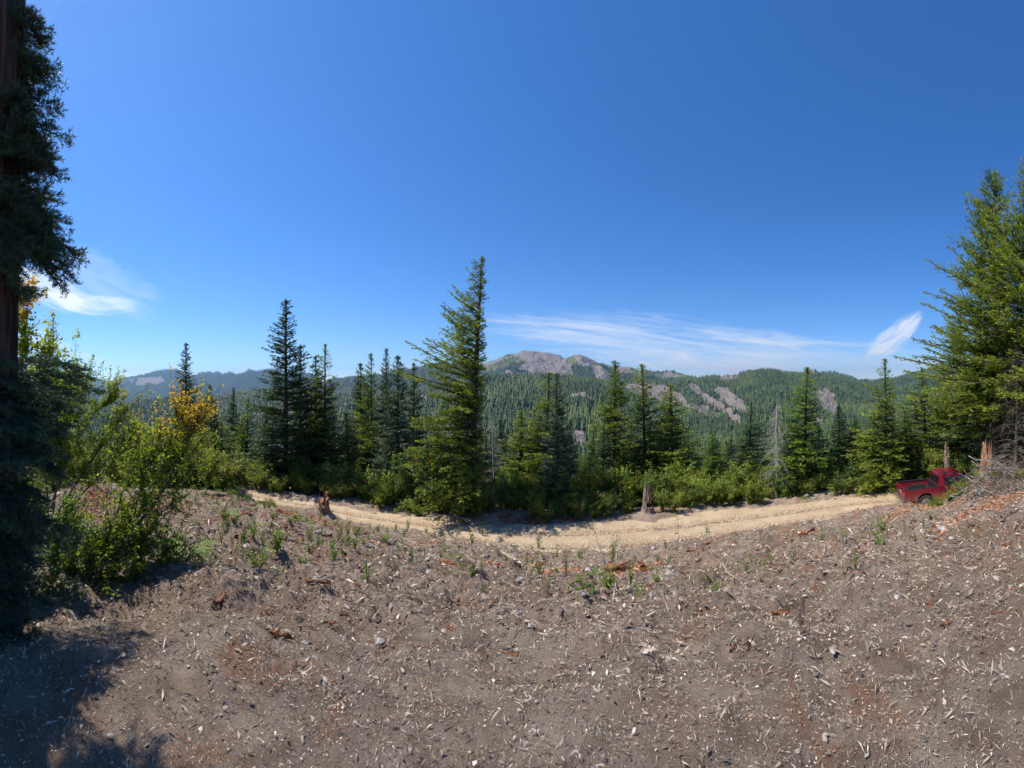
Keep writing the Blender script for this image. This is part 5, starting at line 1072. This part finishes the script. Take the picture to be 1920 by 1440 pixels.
o_ = np.stack([c_ + np.array(v) * s_ for v in [(1, 0, -.5), (-.5, .8, -.5), (-.5, -.8, -.5), (.1, .1, .7)]], 1).reshape(-1, 3); i_ = np.arange(n_)[:, None] * 4
tag(mk('road_gravel', o_, np.concatenate([i_ + [0, 1, 3], i_ + [1, 2, 3], i_ + [2, 0, 3]]), M['chip'], color=np.repeat(np.array([(.42, .33, .23), (.25, .18, .12), (.55, .46, .36)])[rgv.integers(0, 3, n_)], 4, 0)), kind='stuff')

# ------------------------------------------------------------------ pickup truck
def solid(m): return m
red, t_ = pm('red_paint', (.17, .010, .020), .28, .5); t_.p.inputs['Coat Weight'].default_value = .35
_n = t_.noise(t_.n('ShaderNodeTexCoord').outputs['Object'], 2.2, 5, .6); _s = t_.n('ShaderNodeSeparateXYZ'); t_.l(t_.n('ShaderNodeTexCoord').outputs['Object'], _s.inputs[0])
_d = t_.m('MULTIPLY', t_.ramp(_s.outputs[2], 1.05, .45), t_.ramp(_n, .25, .6)); _c = t_.mix(t_.m('MULTIPLY', _d, .8), (.17, .010, .020), (.27, .125, .095)); t_.l(_c, t_.p.inputs['Base Color'])
t_.l(t_.m('ADD', .25, t_.m('MULTIPLY', _d, .6)), t_.p.inputs['Roughness'])
blk, _ = pm('black_plastic', (.02, .02, .022), .6); glass, _ = pm('dark_glass', (.015, .018, .02), .05, .8); chrome, t_ = pm('chrome', (.62, .60, .58), .25); t_.p.inputs['Metallic'].default_value = .9
tyre, _ = pm('tyre_rubber', (.035, .033, .03), .9); rim, t_ = pm('dusty_rim', (.42, .39, .35), .45); t_.p.inputs['Metallic'].default_value = .5
redl, _ = pm('red_lens', (.35, .01, .01), .15); whl, _ = pm('white_letter', (.7, .7, .7), .4)
import bmesh
def bm_obj(name, bm, mat, parent, bev=0.0, smooth=False):
    me = bpy.data.meshes.new(name)
    if bev: bmesh.ops.bevel(bm, geom=[e for e in bm.edges], offset=bev, segments=2, affect='EDGES', clamp_overlap=True)
    bmesh.ops.recalc_face_normals(bm, faces=bm.faces[:]); bm.to_mesh(me); bm.free(); me.materials.append(mat)
    if smooth:
        for p in me.polygons: p.use_smooth = True
    o = bpy.data.objects.new(name, me); COL.objects.link(o); o.parent = parent; return o
def prism(bm, prof, y0, y1, inset=None):
    """profile in x,z extruded across y; inset: function z -> how far the side leans in"""
    f = inset or (lambda z: 0)
    A_ = [bm.verts.new((x, y0 + f(z), z)) for x, z in prof]; B2 = [bm.verts.new((x, y1 - f(z), z)) for x, z in prof]; n = len(prof)
    bm.faces.new(A_); bm.faces.new(B2[::-1])
    for i in range(n): bm.faces.new([A_[i], B2[i], B2[(i + 1) % n], A_[(i + 1) % n]])
def boxm(x0, x1, y0, y1, z0, z1):
    bm = bmesh.new(); prism(bm, [(x0, z0), (x1, z0), (x1, z1), (x0, z1)], y0, y1); return bm
def build_truck():
    e = empty('pickup_truck', (0, 0, 0)); tag(e, 'dusty dark red crew-cab pickup parked on the dirt road at the right', 'pickup truck')
    # x: 0 rear bumper .. 5.35 nose; y: +-.92; wheels at x 1.12 and 4.38
    def arc(cx, r, z0=.50, n=9): return [(cx + r * cos(a), z0 - .06 + r * sin(a)) for a in np.linspace(pi - .12, .12, n)]
    W = .92
    # body sides (each a thick panel), from rear to nose with wheel arches
    lower = [(.08, .52)] + arc(1.12, .47) + [(1.75, .44), (3.75, .44)] + arc(4.38, .47) + [(5.1, .46), (5.32, .55)]
    side = lower + [(5.34, .85), (5.22, 1.03), (3.95, 1.12), (1.85, 1.12), (1.85, 1.16), (.08, 1.16)]
    bm = bmesh.new(); prism(bm, side, W - .10, W); prism(bm, side, -W, -W + .10)
    o = bm_obj('body', bm, red, e, .012)
    # hood, floor, front
    bm = bmesh.new(); prism(bm, [(3.8, 1.08), (4.4, 1.075), (5.15, .99), (5.33, .86), (5.33, .6), (3.8, .6)], -W + .10, W - .10); prism(bm, [(.1, .60), (3.8, .60), (3.8, .72), (.1, .72)], -W + .10, W - .10)
    bm_obj('bonnet', bm, red, e, .02)
    bm_obj('grille', boxm(5.30, 5.37, -.62, .62, .62, .90), blk, e, .01)
    for s in (-1, 1): bm_obj('headlight', boxm(5.14, 5.36, s * .64 if s > 0 else -.88, .88 if s > 0 else -.64, .76, .93), glass, e, .02)
    bm_obj('front_bumper', boxm(5.25, 5.45, -.88, .88, .42, .60), chrome, e, .03)
    # fender flares
    for cxw in (1.12, 4.38):
        for s in (-1, 1):
            bm = bmesh.new(); aa = np.linspace(pi + .05, -.05, 13); out = [(cxw + .56 * cos(a), .46 + .56 * sin(a)) for a in aa]; inn = [(cxw + .465 * cos(a), .46 + .465 * sin(a)) for a in aa[::-1]]
            prism(bm, out + inn, s * W if s > 0 else -W - .035, W + .035 if s > 0 else -W); bm_obj('fender_flare', bm, red, e, .008)
    # cab
    cab = [(1.88, 1.12), (3.98, 1.12), (3.55, 1.50), (3.15, 1.74), (2.6, 1.79), (2.1, 1.765), (1.93, 1.70)]
    bm = bmesh.new(); prism(bm, cab, -W + .02, W - .02, lambda z: max(0, z - 1.12) * .26); c = bm_obj('cab', bm, red, e, .03)
    # side windows: proud panes following the lean
    def sidewin(prof, name='side_window'):
        for s in (-1, 1):
            bm = bmesh.new(); f = lambda z, q=s: q * (W - .02 - (z - 1.12) * .26 + .004)
            A_ = [bm.verts.new((x, f(z), z)) for x, z in prof]; B2 = [bm.verts.new((x, f(z) - s * .02, z)) for x, z in prof]; n = len(prof); bm.faces.new(A_); bm.faces.new(B2[::-1])
            for i in range(n): bm.faces.new([A_[i], A_[(i + 1) % n], B2[(i + 1) % n], B2[i]])
            bm_obj(name, bm, glass, e)
    sidewin([(2.12, 1.18), (2.72, 1.17), (2.72, 1.62), (2.2, 1.61)]); sidewin([(2.84, 1.17), (3.74, 1.17), (3.42, 1.46), (3.1, 1.61), (2.84, 1.62)])
    bm = bmesh.new(); v = [bm.verts.new(p) for p in [(1.893, -.70, 1.20), (1.893, .70, 1.20), (1.928, .60, 1.62), (1.928, -.60, 1.62)]]; bm.faces.new(v); bmesh.ops.translate(bm, verts=bm.verts, vec=(-.012, 0, 0)); bm_obj('rear_window', bm, glass, e)
    bm = bmesh.new(); v = [bm.verts.new(p) for p in [(3.96, -.72, 1.16), (3.96, .72, 1.16), (3.24, .60, 1.70), (3.24, -.60, 1.70)]]; bm.faces.new(v); bmesh.ops.translate(bm, verts=bm.verts, vec=(.03, 0, .03)); bm_obj('windscreen', bm, glass, e)
    # door seams and handles
    for s in (-1, 1):
        yy = s * (W + .002)
        for xx in (1.98, 2.78, 3.78): bm_obj('door_seam', boxm(xx - .006, xx + .006, min(yy, yy - s * .02), max(yy, yy - s * .02), .52, 1.11), blk, e)
        for xx in (2.10, 2.93): bm_obj('door_handle', boxm(xx, xx + .17, min(yy, yy + s * .03), max(yy, yy + s * .03), .96, 1.0), blk, e, .006)
        bm = boxm(3.62, 3.74, min(s * .93, s * 1.12), max(s * .93, s * 1.12), 1.14, 1.32); bm_obj('wing_mirror', bm, blk, e, .02)
        bm_obj('side_step', boxm(1.8, 3.7, min(s * .84, s * .93), max(s * .84, s * .93), .36, .43), blk, e, .01)
        bm_obj('tail_light', boxm(.055, .16, min(s * .80, s * .925), max(s * .80, s * .925), .80, 1.10), redl, e, .01)
    # bed: rails, liner, tailgate
    for s in (-1, 1): bm_obj('bed_rail', boxm(.06, 1.87, min(s * .79, s * .925), max(s * .79, s * .925), 1.16, 1.185), blk, e, .006)
    for s in (-1, 1): bm_obj('wheel_tub', boxm(.7, 1.55, min(s * .55, s * .82), max(s * .55, s * .82), .72, .95), blk, e, .03)
    bm_obj('bed_liner', boxm(.16, 1.84, -.81, .81, .722, .76), blk, e); bm_obj('bed_front_wall', boxm(1.80, 1.87, -.81, .81, .76, 1.16), blk, e)
    tg = bm_obj('tailgate', boxm(.05, .14, -.79, .79, .60, 1.16), red, e, .012)
    bm_obj('tailgate_handle', boxm(.035, .052, -.12, .12, 1.03, 1.08), blk, tg, .004)
    bm_obj('rear_bumper', boxm(-.10, .08, -.90, .90, .44, .60), chrome, e, .03); bm_obj('number_plate', boxm(-.108, -.10, -.15, .15, .48, .58), rim, e)
    bm_obj('tail_step', boxm(-.02, .3, -.5, .5, .34, .44), blk, e, .02)
    # lettering on the tailgate
    tc_ = bpy.data.curves.new('tailgate_lettering', 'FONT'); tc_.body = 'GMC'; tc_.size = .26; tc_.extrude = .004; tc_.align_x = 'CENTER'; tc_.align_y = 'CENTER'
    to = bpy.data.objects.new('tmp', tc_); COL.objects.link(to); dg = bpy.context.evaluated_depsgraph_get(); me = bpy.data.meshes.new_from_object(to.evaluated_get(dg)); bpy.data.objects.remove(to)
    me.materials.append(chrome); lo = bpy.data.objects.new('lettering', me); COL.objects.link(lo); lo.parent = tg; lo.location = (.044, 0, .88); lo.rotation_euler = (R(90), 0, R(-90))
    # wheels
    for cxw in (1.12, 4.38):
        for s in (-1, 1):
            k = 28; ph = np.arange(k) * 2 * pi / k; prof = [(.24, -.11), (.36, -.125), (.395, -.09), (.40, 0), (.395, .09), (.36, .125), (.24, .11)]
            V = np.array([[r * cos(p_), y_, r * sin(p_)] for r, y_ in prof for p_ in ph]); idx = np.arange(len(V)).reshape(len(prof), k); a = idx[:-1]; b = idx[1:]
            Q = np.stack([a, np.roll(a, -1, 1), np.roll(b, -1, 1), b], -1).reshape(-1, 4)
            wh = empty('wheel', (cxw, s * .80, .40)); wh.parent = e; mk('tyre', V, Q, tyre, wh, smooth=True)
            bm = bmesh.new(); bmesh.ops.create_cone(bm, cap_ends=True, segments=24, radius1=.245, radius2=.245, depth=.16); bmesh.ops.rotate(bm, verts=bm.verts, matrix=__import__('mathutils').Matrix.Rotation(pi / 2, 3, 'X'))
            for q in range(6):
                a0 = q * pi / 3; b2 = bmesh.new(); 
                M4 = __import__('mathutils').Matrix
                r_ = bmesh.ops.create_cube(bm, size=1.0); vs = r_['verts']
                bmesh.ops.scale(bm, verts=vs, vec=(.17, .03, .05)); bmesh.ops.translate(bm, verts=vs, vec=(.14, s * .09, 0)); bmesh.ops.rotate(bm, verts=vs, matrix=M4.Rotation(a0, 3, 'Y')); b2.free()
            bm_obj('rim', bm, rim, wh)
            bm_obj('wheel_well', boxm(cxw - .44, cxw + .44, min(s * .45, s * .80), max(s * .45, s * .80), .70, .88), blk, e)
    bm_obj('chassis', boxm(.3, 5.0, -.5, .5, .28, .60), blk, e)
    return e
truck = build_truck()
truck.scale = (1.05, 1.0, .95); _x, _y = pol(1687, 19.4); truck.location = (_x, _y, ZR + .02); truck.rotation_euler = (0, R(-1.5), R(90 - 137))

# ------------------------------------------------------------------ air
hm = bpy.data.materials.new('haze'); hm.use_nodes = True; h = NT(hm.node_tree)
pv = h.n('ShaderNodeVolumePrincipled'); pv.inputs['Color'].default_value = (.40, .66, 1, 1); pv.inputs['Density'].default_value = 6.6e-5; pv.inputs['Anisotropy'].default_value = .5
ho = h.n('ShaderNodeOutputMaterial'); h.l(pv.outputs[0], ho.inputs['Volume'])
hx, z0, z1 = 13000., -183., 900.
V = [(sx * hx, sy * hx, z) for z in (z0, z1) for sx, sy in ((-1, -1), (1, -1), (1, 1), (-1, 1))]
hz = mk('haze', V, np.array([[3, 2, 1, 0], [4, 5, 6, 7], [0, 1, 5, 4], [1, 2, 6, 5], [2, 3, 7, 6], [3, 0, 4, 7]]), hm); tag(hz, kind='stuff')
zs = [o.location.z for o in bpy.data.objects]
print('haze top', z1, 'hill tops', {k: round(float(v[4].max())) for k, v in HILLS.items()}, 'objects', len(bpy.data.objects))
print('tris', sum(len(m.polygons) for m in bpy.data.meshes))
